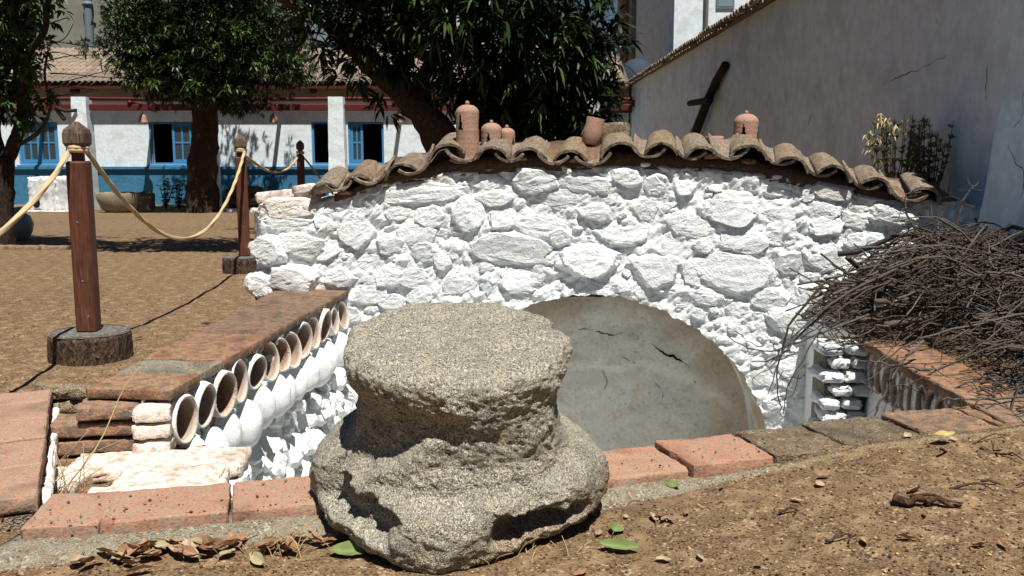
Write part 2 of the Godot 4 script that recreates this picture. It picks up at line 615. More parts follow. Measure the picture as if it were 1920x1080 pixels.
func build_ground() -> void:
	var xs := axis(-90, 90, -2.9, 2.6, 0.022, 1.09)
	var ds := axis(-40, 160, 1.6, 4.2, 0.022, 1.05)
	var b := MB.new()
	var w := ds.size()
	for x in xs:
		for d in ds:
			var y := ground_h(x, d)
			var big := fb(Vector3(x, 0, d), 0.55)
			var k := 1.0 + 0.22 * big + 0.12 * fb(Vector3(x, 5, d), 2.5)
			b.p(V(x, y, d), Color(k, k * (1.0 - 0.02 * big), k * (1.0 - 0.05 * big)))
	for i in xs.size() - 1:
		for j in w - 1:
			var cx := (xs[i] + xs[i + 1]) / 2.0
			var cd := (ds[j] + ds[j + 1]) / 2.0
			if cx > -2.2 and cx < 2.0 and cd > 2.3 and cd < 6.5 and Geometry2D.is_point_in_polygon(Vector2(cx, cd), pit):
				continue
			var a0 := i * w + j
			b.quad(a0, a0 + w, a0 + w + 1, a0 + 1)
	setting("ground", b.mesh(), M.dirt)
	# the pit floor and the small ledge left of the pit
	var f := MB.new()
	f.q4(V(-1.9, -1.5, 2.4), V(2.0, -1.5, 2.4), V(2.0, -1.5, 7.2), V(-1.9, -1.5, 7.2))
	setting("pit_floor", f.mesh(false), M.niche)
	var g := MB.new()
	var n := 40
	for i in n + 1:
		for j in n + 1:
			var u := float(i) / n
			var q := float(j) / n
			var x := lerpf(lerpf(-1.36, -0.84, u), lerpf(-1.95, -1.12, u), q)
			var d := lerpf(lerpf(2.40, 2.62, u), lerpf(3.86, 3.56, u), q)
			var y := -0.125 + 0.016 * fb(Vector3(x, 1, d), 5.0) + 0.006 * fb(Vector3(x, 2, d), 22.0) + 0.06 * sstep(0.7, 0.0, q) * sstep(0.4, 0.0, u)
			g.p(V(x, y, d), Color.WHITE * (1.0 + 0.1 * fb(Vector3(x, 4, d), 4.0)))
	for i in n:
		for j in n:
			var a0 := i * (n + 1) + j
			g.quad(a0, a0 + n + 1, a0 + n + 2, a0 + 1)
	setting("ledge_ground", g.mesh(), M.dirt)
	# the banks under the kerbs, down into the pit
	var k := MB.new()
	var line := [Vector2(-1.95, 3.9), Vector2(-1.36, 2.44), Vector2(-0.83, 2.57), Vector2(0.45, 2.95), Vector2(1.25, 3.19), Vector2(1.66, 3.27), Vector2(1.72, 4.45)]
	for i in line.size() - 1:
		var p0: Vector2 = line[i]
		var p1: Vector2 = line[i + 1]
		k.q4(V(p0.x, -1.5, p0.y), V(p0.x, 0.02, p0.y), V(p1.x, 0.02, p1.y), V(p1.x, -1.5, p1.y))
	setting("pit_bank", k.mesh(false), M.mortar)

# ---------------------------------------------------------------- the arched wall
const TOP := [[-0.2, 0.60], [0.061, 0.632], [0.316, 0.657], [0.593, 0.719], [0.867, 0.803], [1.338, 0.876], [1.8, 0.906], [2.286, 0.914], [2.765, 0.905], [3.081, 0.874], [3.395, 0.817], [3.707, 0.749], [4.016, 0.70], [4.319, 0.702], [4.472, 0.659], [4.9, 0.64]]
const AC := Vector2(2.167, -1.014)
const AR := 1.127

func lerp_list(l: Array, x: float) -> float:
	for i in l.size() - 1:
		if x <= l[i + 1][0]:
			return lerpf(l[i][1], l[i + 1][1], clampf((x - l[i][0]) / (l[i + 1][0] - l[i][0]), 0.0, 1.0))
	return l[l.size() - 1][1]

func arch_r(a: float) -> float:
	return AR + 0.018 * fb(Vector3(a * 3.0, 0.5, 0), 1.0) + 0.016 * fb(Vector3(a * 11.0, 2.5, 0), 1.0) + 0.008 * fb(Vector3(a * 36.0, 4.5, 0), 1.0)

func wall_bump(u: float, y: float) -> float:
	var q := Vector3(u, y, 0.0)
	return 0.026 * fb(q, 3.0) + 0.030 * absf(fb(q + Vector3(5, 2, 1), 5.0)) + 0.022 * absf(fb(q + Vector3(1, 7, 3), 11.0)) + 0.008 * fb(Vector3(u, y * 1.6, 0), 24.0) + 0.0035 * fb(q, 60.0)

func lime_tone(u: float, y: float) -> Color:
	# worn, browner lime at the left end, under the tiles and beside the sticks
	var t := lerp_list(TOP, u) - y
	var k := sstep(0.07, 0.0, t + 0.03 * fb(Vector3(u, y, 2), 9.0)) * 0.8
	k = maxf(k, sstep(0.75, 0.0, u) * 0.2 * (0.55 + fb(Vector3(u, y, 9), 3.0)))
	k = maxf(k, sstep(3.6, 4.2, u) * sstep(0.3, 0.0, t) * 0.5 * (0.5 + fb(Vector3(u, y, 4), 5.0)))
	k = maxf(k, sstep(0.35, 0.75, fb(Vector3(u, y, 6), 2.2)) * 0.25)
	return Color(1, 1, 1).lerp(Color(0.84, 0.68, 0.56), clampf(k * 0.75, 0.0, 1.0))

func build_arch_wall() -> void:
	var root := thing("arched_stone_wall", "whitewashed rubble stone wall with an arched opening and a curved tile capping", "wall", V(-1.66, 0, 6.1))

	root.rotation.y = atan2(0.45, 4.46) * -1.0
	# core face
	var b := MB.new()
	var nu := 440
	var nv := 210
	var y0 := -1.5
	var pts := []
	for i in nu + 1:
		var u := lerpf(-0.02, 4.62, float(i) / nu)
		var yt := lerp_list(TOP, u) + 0.012 * fb(Vector3(u, 0, 0), 6.0)
		for j in nv + 1:
			var y := lerpf(y0, yt, float(j) / nv)
			var q := Vector2(u, y) - AC
			var hole := false
			var uu := u
			var yy := y
			if y < AC.y:
				hole = absf(q.x) < AR
			else:
				var r := arch_r(atan2(q.y, q.x))
				if q.length() < r:
					hole = true
					if q.length() > r - 0.026:
						var s := AC + q.normalized() * r
						uu = s.x
						yy = s.y
			var w := wall_bump(uu, yy)
			if j == nv:
				w -= 0.02
			# the left end is rounded off
			w -= 0.12 * sstep(0.08, -0.03, u)
			b.p(Vector3(uu, yy, w), lime_tone(uu, yy))
			pts.append(hole)
	for i in nu:
		for j in nv:
			var a0 := i * (nv + 1) + j
			if pts[a0] and pts[a0 + nv + 1] and pts[a0 + nv + 2] and pts[a0 + 1]:
				continue
			b.quad(a0, a0 + nv + 1, a0 + nv + 2, a0 + 1)
	# top and left end going back
	var first := b.v.size()
	for i in nu + 1:
		var a := b.v[i * (nv + 1) + nv]
		b.p(a, lime_tone(a.x, a.y))
		b.p(Vector3(a.x, a.y + 0.03, -0.5), Color(0.8, 0.62, 0.5))
		b.p(Vector3(a.x, 0.30, -0.55))
	for i in nu:
		var a0 := first + i * 3
		b.quad(a0, a0 + 3, a0 + 4, a0 + 1)
		b.quad(a0 + 1, a0 + 4, a0 + 5, a0 + 2)
	first = b.v.size()
	for j in nv + 1:
		var a := b.v[j]
		b.p(a, lime_tone(a.x, a.y))
		b.p(Vector3(a.x + 0.01 + 0.03 * fb(a, 4.0), a.y, -0.25))
		b.p(Vector3(a.x + 0.03, a.y, -0.55))
	for j in nv:
		var a0 := first + j * 3
		b.quad(a0, a0 + 3, a0 + 4, a0 + 1)
		b.quad(a0 + 1, a0 + 4, a0 + 5, a0 + 2)
	part(root, "mortar_face", b.mesh(), M.lime)
	# the barrel vault behind the arch and its plastered back
	var d := MB.new()
	var na := 84
	var depth := 0.98
	var nb := 22
	for i in na + 1:
		var a := lerpf(-0.32, PI + 0.32, float(i) / na)
		for j in nb + 1:
			var f := float(j) / nb
			var r := lerpf(arch_r(a) * 1.004, AR * 0.985, minf(1.0, f * 1.5))
			var q := Vector3(cos(a) * r, sin(a) * r, 0.0)
			if a < 0.0 or a > PI:
				q = Vector3(signf(cos(a)) * r, sin(a) * 1.6, 0)
			q += q.normalized() * (0.026 * fb(Vector3(q.x, q.y, f * depth), 2.6) + 0.010 * fb(Vector3(q.x, q.y, f * depth), 9.0)) * minf(1.0, j * 0.3)
			q.z = 0.02 - f * depth - (0.05 * (0.5 + 0.5 * fb(Vector3(a * 5.0, 0, 1), 1.0)) if j == 0 else 0.0)
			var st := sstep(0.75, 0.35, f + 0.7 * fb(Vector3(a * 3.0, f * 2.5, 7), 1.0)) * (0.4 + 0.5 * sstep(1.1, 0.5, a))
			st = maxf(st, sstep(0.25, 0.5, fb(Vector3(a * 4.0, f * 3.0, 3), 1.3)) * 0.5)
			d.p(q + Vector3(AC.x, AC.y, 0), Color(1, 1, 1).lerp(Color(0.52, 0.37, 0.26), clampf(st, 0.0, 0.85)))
	for i in na:
		for j in nb:
			var a0 := i * (nb + 1) + j
			d.quad(a0, a0 + 1, a0 + nb + 2, a0 + nb + 1)
	part(root, "vault", d.mesh(), M.niche)
	var bk := MB.new()
	var nx := 70
	for i in nx + 1:
		for j in nx + 1:
			var q := Vector3(lerpf(-1.25, 1.25, float(i) / nx), lerpf(-0.6, 1.22, float(j) / nx), 0)
			var t := Color.WHITE
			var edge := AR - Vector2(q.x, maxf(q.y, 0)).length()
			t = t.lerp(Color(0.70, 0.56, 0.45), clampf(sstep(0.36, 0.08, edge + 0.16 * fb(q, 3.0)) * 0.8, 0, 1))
			t = t * (1.0 + 0.10 * fb(q + Vector3(3, 3, 3), 2.0) + 0.07 * fb(q, 9.0))
			# the upper part of the plaster stands a little proud, along a ragged edge
			var lip := 0.47 - 0.55 * maxf(0.0, q.x - 0.25) * maxf(0.0, q.x - 0.25) + 0.05 * fb(Vector3(q.x, 0, 5), 4.0)
			q.z = 0.035 * fb(q, 1.6) + 0.012 * fb(q, 7.0) + 0.004 * fb(q, 26.0) + 0.03 * sstep(lip - 0.012, lip + 0.012, q.y)
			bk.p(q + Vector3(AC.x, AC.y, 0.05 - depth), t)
	for i in nx:
		for j in nx:
			var a0 := i * (nx + 1) + j
			bk.quad(a0, a0 + nx + 1, a0 + nx + 2, a0 + 1)
	part(root, "vault_back", bk.mesh(), M.niche)
	# cracks in that plaster: [along, up] from the middle of the arch
	for path in [[[-0.12, 0.74], [0.0, 0.73], [0.12, 0.70], [0.2, 0.72]], [[0.30, 0.68], [0.42, 0.64], [0.50, 0.58], [0.56, 0.56], [0.66, 0.50], [0.70, 0.46]], [[0.05, 0.45], [0.1, 0.36], [0.08, 0.3]], [[0.45, 0.35], [0.5, 0.28], [0.49, 0.2]], [[0.72, 0.38], [0.76, 0.33]], [[0.2, 0.55], [0.3, 0.5]], [[-0.3, 0.5], [-0.22, 0.42], [-0.24, 0.33]]]:
		var cp := []
		for s in path:
			cp.append(Vector3(s[0], s[1], 0))
		var cl := curve_pts(cp, 30)
		var rad := []
		for s in 31:
			var q: Vector3 = cl[s] + Vector3(rnd(-1, 1), rnd(-1, 1), 0) * 0.006
			var lip := 0.47 - 0.55 * maxf(0.0, q.x - 0.25) * maxf(0.0, q.x - 0.25) + 0.05 * fb(Vector3(q.x, 0, 5), 4.0)
			var z := 0.035 * fb(q, 1.6) + 0.012 * fb(q, 7.0) + 0.004 * fb(q, 26.0) + 0.03 * sstep(lip - 0.012, lip + 0.012, q.y)
			cl[s] = q + Vector3(AC.x, AC.y, 0.05 - depth + z)
			var thick := 0.010 if path.size() == 6 else (0.006 if path.size() == 4 else 0.0015)
			rad.append(0.0012 + thick * maxf(0.0, fb(q, 7.0) + 0.25) * sin(PI * s / 30.0))
		var ct := MB.new()
		ct.tube(cl, rad, 5)
		part(root, "crack", ct.mesh(), M.dark)
	# stones proud of the mortar: place, size and lean of each big one, then small ones in the gaps
	var st := [[1.14,0.74,0.60,0.15,4],[0.71,0.66,0.23,0.12,8],[0.24,0.64,0.38,0.13,3],[0.49,0.57,0.21,0.12,6],[0.24,0.55,0.35,0.11,0],[0.33,0.41,0.30,0.15,-5],[0.13,0.37,0.21,0.17,-8],[0.20,0.28,0.39,0.10,-3],[0.07,0.16,0.19,0.16,-10],[0.29,0.19,0.31,0.16,-6],[1.15,0.59,0.21,0.14,0],[0.68,0.48,0.24,0.17,0],[1.07,0.48,0.27,0.20,10],[1.40,0.61,0.20,0.20,0],[1.60,0.58,0.17,0.15,0],[1.65,0.41,0.52,0.24,-8],[1.57,0.71,0.23,0.09,0],[1.80,0.82,0.30,0.16,-6],[1.52,0.82,0.23,0.11,6],[2.12,0.80,0.35,0.14,-8],[1.99,0.70,0.36,0.12,-10],[1.84,0.54,0.43,0.15,-6],[2.15,0.32,0.39,0.21,5],[1.73,0.19,0.30,0.17,0],[1.35,0.20,0.27,0.20,4],[1.09,0.09,0.20,0.12,8],[1.12,0.37,0.20,0.13,0],[0.76,0.30,0.27,0.12,0],[0.90,0.41,0.19,0.13,0],[1.03,0.21,0.26,0.12,-4],[1.52,0.18,0.12,0.15,0],[1.84,0.25,0.11,0.11,-10],[0.76,0.10,0.26,0.14,0]]
	st += [[3.02,0.65,0.31,0.20,-3],[3.07,0.46,0.29,0.17,0],[2.74,0.55,0.31,0.14,-12],[2.72,0.85,0.19,0.08,0],[2.37,0.84,0.17,0.11,0],[2.39,0.75,0.17,0.09,0],[2.49,0.64,0.17,0.14,-8],[2.36,0.51,0.38,0.16,-5],[2.67,0.40,0.26,0.13,-8],[2.55,0.28,0.32,0.20,0],[2.79,0.26,0.16,0.16,-20],[3.04,0.26,0.48,0.23,-10],[3.25,0.78,0.31,0.13,-8],[3.28,0.62,0.21,0.12,-10],[2.71,0.78,0.16,0.10,0],[2.91,0.87,0.22,0.07,-4],[3.28,0.51,0.21,0.16,-5],[3.54,0.65,0.24,0.12,-6],[3.56,0.55,0.19,0.12,0],[3.59,0.75,0.25,0.09,-12],[3.75,0.69,0.15,0.11,0],[3.93,0.62,0.29,0.13,-6],[3.55,0.38,0.31,0.17,-5],[3.35,0.34,0.19,0.15,-12],[3.74,0.47,0.14,0.09,0],[4.13,0.66,0.18,0.09,0],[4.02,0.51,0.15,0.08,0],[3.84,0.47,0.12,0.08,0],[4.26,0.63,0.21,0.09,-4],[4.44,0.62,0.14,0.09,0],[3.37,-0.02,0.35,0.20,-10],[3.23,0.12,0.25,0.15,-10],[3.53,0.11,0.28,0.20,-5],[3.40,-0.36,0.22,0.20,-15],[3.60,-0.32,0.22,0.20,0],[3.52,-0.58,0.26,0.17,0],[3.09,0.03,0.22,0.13,-20],[2.88,0.12,0.23,0.10,-10],[0.49,0.37,0.17,0.14,0],[0.58,0.20,0.21,0.12,0],[0.89,0.21,0.17,0.14,0],[0.95,0.61,0.17,0.10,0],[1.30,0.38,0.17,0.12,0],[1.97,0.47,0.16,0.10,0],[2.84,0.43,0.13,0.10,0],[2.87,0.66,0.13,0.11,0],[3.70,0.24,0.19,0.16,0],[3.16,0.33,0.13,0.13,0],[0.64,-0.04,0.17,0.12,0],[0.90,0.05,0.17,0.10,0],[1.23,0.31,0.14,0.10,0],[2.19,0.62,0.20,0.10,-6],[0.72,-0.2,0.3,0.09,0],[0.78,-0.31,0.32,0.07,2],[0.7,-0.4,0.28,0.07,0],[0.78,-0.5,0.3,0.08,-2],[0.72,-0.6,0.3,0.08,1]]
	var big := st.size()
	var tries := 0
	while st.size() < 292 and tries < 20000:
		tries += 1
		var u := rnd(0.05, 4.45)
		var y := rnd(-0.8, 0.9)
		var w := rnd(0.055, 0.17) * (1.0 - 0.45 * tries / 20000.0)
		var h := w * rnd(0.45, 0.85)
		if y + h * 0.5 > lerp_list(TOP, u) or Vector2(u, y).distance_to(AC) < AR + 0.06 or (y < AC.y and absf(u - AC.x) < AR + 0.1):
			continue
		var ok := true
		for s in st:
			if absf(u - s[0]) < (w + s[2]) * 0.42 and absf(y - s[1]) < (h + s[3]) * 0.42:
				ok = false
				break
		if ok:
			st.append([u, y, w, h, rnd(-30, 30)])
	for k in st.size():
		var s: Array = st[k]
		var deep := clampf(s[3] * 0.9, 0.05, 0.15)
		if k >= big:
			deep = 0.07
		var sz := Vector3(s[2] * 1.18, s[3] * 1.28, deep)
		var tone := lime_tone(s[0], s[1]) * rnd(0.86, 1.02)
		var m := rock(sz, k + 1, 11 if k < big else 7, 7 if k < big else 6, 0.9, 0.05 if k < big else 0.07, tone, true)
		var pr := rnd(-0.012, 0.008) if k >= big else rnd(-0.026, 0.010)
		var t := Transform3D(Basis(Vector3(0, 0, 1), deg_to_rad(s[4])), Vector3(s[0], s[1], pr + wall_bump(s[0], s[1]) * 0.4))
		if k in [8, 9, 6]:
			t.origin.z += 0.07
		part(root, "stone", m, M.lime_worn if s[0] > 4.0 else M.lime, t)
	# the corner bricks at the top left
	for q in [[0.22, 0.735, 0.40, 0.07, -0.14], [0.42, 0.78, 0.30, 0.06, -0.12]]:
		part(root, "brick", worn_box(Vector3(q[2], q[3], 0.24), int(q[0] * 90), 0.015, 0.008, Color(0.95, 0.86, 0.82)), M.lime_worn, Transform3D(Basis(Vector3(0, 0, 1), 0.1), Vector3(q[0], q[1] - 0.02, q[4])))
	# bedding under the tiles
	var bed := MB.new()
	for i in 61:
		var u := lerpf(0.55, 4.3, i / 60.0)
		var yt := lerp_list(TOP, u)
		var rise := 0.055 * sstep(0.5, 0.9, u) * sstep(4.3, 3.8, u)
		for j in 5:
			var prof: Vector2 = [Vector2(0.012, -0.03), Vector2(0.0, 0.02), Vector2(-0.02, rise + 0.01), Vector2(-0.42, rise + 0.1), Vector2(-0.50, -0.3)][j]
			var q := Vector3(u, yt + prof.y, prof.x)
			q += Vector3(0, 1, 1) * 0.016 * fb(q, 7.0)
			bed.p(q, Color(0.72, 0.52, 0.42))
	for i in 60:
		for j in 4:
			var a0 := i * 5 + j
			bed.quad(a0, a0 + 5, a0 + 6, a0 + 1)
	part(root, "tile_bedding", bed.mesh(), M.mortar)
	# the clay tiles: pans first, covers over their joints
	var tr := [[0.604, 0.745], [0.814, 0.791], [1.096, 0.857], [1.384, 0.929], [1.658, 0.926], [1.921, 0.914], [2.171, 0.908], [2.498, 0.953], [2.743, 0.943], [2.977, 0.944], [3.248, 0.913], [3.496, 0.841], [3.753, 0.771], [3.995, 0.70]]
	var cr := [[0.474, 0.80], [0.698, 0.853], [0.973, 0.919], [1.256, 1.039], [1.554, 1.026], [1.781, 1.019], [2.029, 1.006], [2.313, 1.051], [2.571, 1.047], [2.807, 1.028], [3.089, 1.034], [3.35, 0.963], [3.594, 0.913], [3.837, 0.842], [4.129, 0.784]]
	for i in tr.size():
		var s: float = atan2(cr[i + 1][1] - cr[i][1], cr[i + 1][0] - cr[i][0])
		var width: float = (cr[i + 1][0] - cr[i][0]) * 0.52
		var tone := Color(1.0, 0.98, 0.95) * rnd(0.85, 1.1)
		var m := clay_tile(0.42, width * 0.9, width * 0.78, 1.02, 0.016, 40 + i, 14, 6, 0.004, tone, Color(1.5, 1.52, 1.5))
		var bs := Basis(Vector3(0, 0, 1), s * 0.9 + rnd(-0.04, 0.04)) * Basis(Vector3(1, 0, 0), deg_to_rad(rnd(10, 13))) * Basis(Vector3(0, 0, 1), PI)
		var up := bs * Vector3(0, 1, 0)
		var rr: float = width * 0.9 * (1.0 - cos(1.02))
		part(root, "pan_tile", m, M.old_tile, Transform3D(bs, Vector3(tr[i][0], tr[i][1], 0.065 + rnd(-0.012, 0.012)) - up * rr))
	for i in cr.size():
		if i == 16:
			continue
		var lo: Array = tr[maxi(i - 1, 0)]
		var hi: Array = tr[mini(i, tr.size() - 1)]
		var s: float = atan2(hi[1] - lo[1], hi[0] - lo[0]) if i > 0 and i < cr.size() - 1 else (0.3 if i == 0 else -0.38)
		var width: float = clampf((hi[0] - lo[0]) * 0.455, 0.108, 0.13)
		var tones := [Color(1.25, 1.16, 0.98), Color(0.95, 0.86, 0.78), Color(0.92, 0.88, 0.85), Color(1.0, 0.95, 0.9), Color(0.95, 0.93, 0.9), Color(1.15, 1.0, 0.86), Color(1.12, 0.92, 0.76), Color(1.2, 0.98, 0.82), Color(1.18, 0.92, 0.78), Color(1.0, 0.98, 0.92), Color(1.0, 0.9, 0.82), Color(0.98, 0.9, 0.82), Color(0.95, 0.9, 0.84), Color(0.95, 0.92, 0.88), Color(0.92, 0.9, 0.86)]
		var m := clay_tile(0.44, width, width * 0.84, 1.2, 0.016, 70 + i, 14, 7, 0.005, tones[i], tones[i] * 1.15)
		var bs := Basis(Vector3(0, 0, 1), s) * Basis(Vector3(0, 1, 0), rnd(-0.05, 0.05)) * Basis(Vector3(1, 0, 0), deg_to_rad(rnd(11, 15)))
		var up := bs * Vector3(0, 1, 0)
		part(root, "cover_tile", m, M.old_tile, Transform3D(bs, Vector3(cr[i][0], cr[i][1], 0.085 + rnd(-0.02, 0.015)) - up * width * (1.0 - cos(1.2))))
	# broken brick packing under the tiles
	for q in [[1.34, 0.935, 0.14], [1.72, 0.95, 0.1], [2.06, 0.945, 0.11], [2.88, 0.965, 0.1], [3.1, 0.935, 0.1], [0.62, 0.74, 0.12]]:
		part(root, "brick", rock(Vector3(q[2], 0.04, 0.1), int(q[0] * 50), 5, 6, 0.85, 0.04, Color(1.1, 0.85, 0.75)), M.brick, Transform3D(Basis(Vector3(0, 1, 0), rnd(-0.5, 0.5)), Vector3(q[0], q[1], 0.0)))

# ---------------------------------------------------------------- pit walls
func jar_mesh(r: float, sd: int) -> ArrayMesh:  # lies along z, mouth towards +z
	var b := MB.new()
	var seg := 22
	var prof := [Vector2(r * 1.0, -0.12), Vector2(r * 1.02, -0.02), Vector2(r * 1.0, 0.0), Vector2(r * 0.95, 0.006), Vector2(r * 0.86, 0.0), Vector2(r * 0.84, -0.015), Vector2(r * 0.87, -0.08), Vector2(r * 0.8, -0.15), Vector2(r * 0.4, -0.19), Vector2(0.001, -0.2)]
	for i in prof.size():
		for k in seg:
			var a := TAU * k / seg
			var q := Vector3(cos(a) * prof[i].x, sin(a) * prof[i].x, prof[i].y)
			q += q.normalized() * 0.004 * fb(q + Vector3(sd, 0, 0), 14.0)
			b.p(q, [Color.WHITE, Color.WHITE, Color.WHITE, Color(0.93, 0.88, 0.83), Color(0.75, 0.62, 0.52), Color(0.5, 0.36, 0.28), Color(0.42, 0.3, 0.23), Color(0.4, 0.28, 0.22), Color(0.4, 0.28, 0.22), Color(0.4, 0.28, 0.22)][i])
	for i in prof.size() - 1:
		for k in seg:
			var a0 := i * seg + k
			var a1 := i * seg + (k + 1) % seg
			b.quad(a0, a1, a1 + seg, a0 + seg)
	return b.mesh()

func belly_mesh(r: float, sd: int) -> ArrayMesh:  # the rounded foot of a jar, bulging towards +z
	var b := MB.new()
	var seg := 22
	for i in 13:
		var t := i / 12.0 * PI * 0.62
		for k in seg:
			var a := TAU * k / seg
			var rr := sin(t) * r
			var q := Vector3(cos(a) * rr * 0.72, sin(a) * rr * 1.28, cos(t) * r * 0.92)
			q += q.normalized() * 0.006 * fb(q + Vector3(sd * 3, 0, 0), 12.0)
			b.p(q)
	for i in 12:
		for k in seg:
			var a0 := i * seg + k
			var a1 := i * seg + (k + 1) % seg
			b.quad(a0, a0 + seg, a1 + seg, a1)
	return b.mesh()

func build_left_pit_wall() -> void:
	var root := thing("jar_lined_pit_wall", "low left pit wall set with rows of whitewashed clay jars under a flat brick coping", "wall", V(-1.29, 0, 3.46))
	var a := Vector2(0, 0)
	var e := Vector2(0.21, 2.49)  # along the inner face: x, metres further
	var al := atan2(e.x, e.y)
	root.rotation.y = -al
	var ln := e.length()
	# local axes: -z runs along the wall away from the camera, +x faces the pit
	var b := MB.new()
	var n := 120
	var m := 60
	for i in n + 1:
		for j in m + 1:
			var z := lerpf(0.02, -ln - 0.15, float(i) / n)
			var y := lerpf(-1.5, 0.085, float(j) / m)
			b.p(Vector3(-0.075 + 0.025 * fb(Vector3(z, y, 0), 6.0) + 0.01 * fb(Vector3(z, y, 4), 22.0) + 0.12 * sstep(-0.2, -1.2, y), y, z), Color.WHITE.lerp(Color(0.6, 0.5, 0.42), sstep(0.0, 0.085, y) * 0.7))
	for i in n:
		for j in m:
			var a0 := i * (m + 1) + j
			b.quad(a0, a0 + n * 0 + (m + 1), a0 + m + 2, a0 + 1)
	part(root, "wall_face", b.mesh(), M.lime)
	# jars, spaced as they lie along the wall
	var cnt := 13
	for i in cnt:
		var f := (i + 0.45) / cnt
		var z := -f * ln + rnd(-0.03, 0.03)
		var r := rnd(0.072, 0.094)
		var bs := Basis(Vector3(0, 1, 0), PI / 2 - deg_to_rad(rnd(2, 17))) * Basis(Vector3(1, 0, 0), deg_to_rad(rnd(-12, 14))) * Basis(Vector3(0, 0, 1), rnd(-0.15, 0.15))
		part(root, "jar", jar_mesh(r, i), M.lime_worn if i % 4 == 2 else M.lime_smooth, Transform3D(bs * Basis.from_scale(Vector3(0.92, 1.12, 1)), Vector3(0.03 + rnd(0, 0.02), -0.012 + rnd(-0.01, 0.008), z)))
		var bs2 := Basis(Vector3(0, 1, 0), PI / 2 + rnd(-0.2, 0.1)) * Basis(Vector3(1, 0, 0), rnd(-0.1, 0.15)) * Basis(Vector3(0, 0, 1), rnd(-0.15, 0.15))
		part(root, "jar_foot", belly_mesh(rnd(0.072, 0.092), i), M.lime_smooth, Transform3D(bs2, Vector3(0.025 + rnd(-0.01, 0.015), -0.205 + rnd(-0.015, 0.015), z - 0.06)))
		if i % 2 == 0:
			part(root, "stone", rock(Vector3(0.07, 0.05, 0.06), 300 + i, 5, 6, 0.5, 0.06), M.lime, Transform3D(Basis(), Vector3(0.0, -0.11 + rnd(-0.02, 0.02), z - 0.15)))
	# mortar lumps between jars and coping
	for i in 34:
		var z := -rnd(0.0, ln)
		part(root, "mortar_lump", rock(Vector3(0.06, 0.045, 0.08), 340 + i, 5, 6, 0.3, 0.1, Color(0.85, 0.78, 0.7)), M.lime_worn, Transform3D(Basis(Vector3(0, 1, 0), rnd(0, 3)), Vector3(-0.02 + rnd(-0.01, 0.015), 0.07 + rnd(-0.012, 0.01), z)))
	# rough stones below the jars
	for i in 150:
		var z := -rnd(0.16, ln - 0.02)
		var y := -0.31 - rnd(0.0, 0.72) * rnd(0.5, 1.0)
		var s := rnd(0.06, 0.13)
		var bs := Basis(Vector3(1, 0, 0), rnd(-0.9, 0.5)) * Basis(Vector3(0, 1, 0), rnd(-0.6, 0.6)) * Basis(Vector3(0, 0, 1), rnd(-0.5, 0.5))
		part(root, "stone", rock(Vector3(s * 0.85, s * 1.25, s * 0.8), 400 + i, 7, 6, 0.85, 0.06, Color.WHITE, true), M.lime, Transform3D(Basis(Vector3(0, 1, 0), PI / 2) * bs, Vector3(0.02 + 0.12 * sstep(-0.3, -1.1, y) + rnd(-0.02, 0.03), y, z)))
	# coping bricks
	var zc := 0.02
	var k := 0
	var lens := [0.27, 0.25, 0.3, 0.29, 0.31, 0.3, 0.3, 0.3, 0.3]
	while zc > -ln - 0.02:
		var l: float = lens[k]
		var sk := 0.30 if k == 0 else 0.0
		var tone: Color = [Color(1.25, 1.05, 0.9), Color(0.95, 0.98, 0.98), Color(1.12, 0.95, 0.85), Color(0.98, 0.88, 0.82), Color(0.78, 0.79, 0.79), Color(0.70, 0.74, 0.76), Color(0.72, 0.75, 0.76), Color(0.74, 0.75, 0.75), Color(0.78, 0.78, 0.77)][k]
		var wide := lerpf(0.33, 0.46, k / 8.0)
		part(root, "brick", worn_box(Vector3(wide, 0.042, l - 0.008), 20 + k, 0.007, 0.003, tone), M.mortar if k == 1 else M.brick, Transform3D(Basis(Vector3(0, 1, 0), rnd(-0.015, 0.015)), Vector3(-wide / 2 + 0.035 + rnd(-0.006, 0.006), 0.105 + rnd(-0.003, 0.003), zc - l / 2)))
		zc -= l
		k += 1
	# the end pier, four courses of brick facing the ledge
	var pier := [[0.052, 0.30, -0.13], [-0.012, 0.42, -0.19], [-0.078, 0.42, -0.19], [-0.142, 0.40, -0.17]]
	var core := MB.new()
	core.box(Vector3(-0.32, -0.5, -1.2), Vector3(-0.08, 0.083, -0.04))
	part(root, "pier_core", core.mesh(false), M.mortar)
	for q in pier:
		var ww: float = q[1]
		part(root, "brick", worn_box(Vector3(ww * 0.72, 0.05, 0.16), int(q[0] * 1000) + 300, 0.007, 0.005, Color(1.5, 1.5, 1.38), 0.02), M.brick, Transform3D(Basis(Vector3(0, 1, 0), 0.32 + rnd(-0.03, 0.03)), Vector3(q[2] - 0.07, q[0], 0.0 + rnd(-0.01, 0.01))))
		part(root, "brick", worn_box(Vector3(0.13, 0.052, 0.16), int(q[0] * 1000) + 400, 0.009, 0.007, Color(0.92, 0.87, 0.82), 0.02), M.lime_worn, Transform3D(Basis(Vector3(0, 1, 0), 0.3 + rnd(-0.06, 0.06)), Vector3(-0.035, q[0] - 0.004, 0.01)))
	# whitewashed step slabs between the pier and the kerb
	for q in [[-0.06, -0.118, 0.30, 0.44, 0.22, 0.1], [0.14, -0.116, 0.45, 0.36, 0.24, 0.12], [-0.30, -0.12, 0.48, 0.3, 0.2, -0.1], [0.2, -0.119, 0.23, 0.24, 0.24, 0.1], [0.2, -0.09, 0.68, 0.42, 0.2, 0.22]]:
		part(root, "step_brick", worn_box(Vector3(q[3], 0.06, q[4]), int(q[2] * 100), 0.016, 0.007, Color(0.88, 0.80, 0.74)), M.lime_worn, Transform3D(Basis(Vector3(0, 1, 0), q[5] + al), Vector3(q[0] + 0.02, q[1], q[2] - 0.13)))

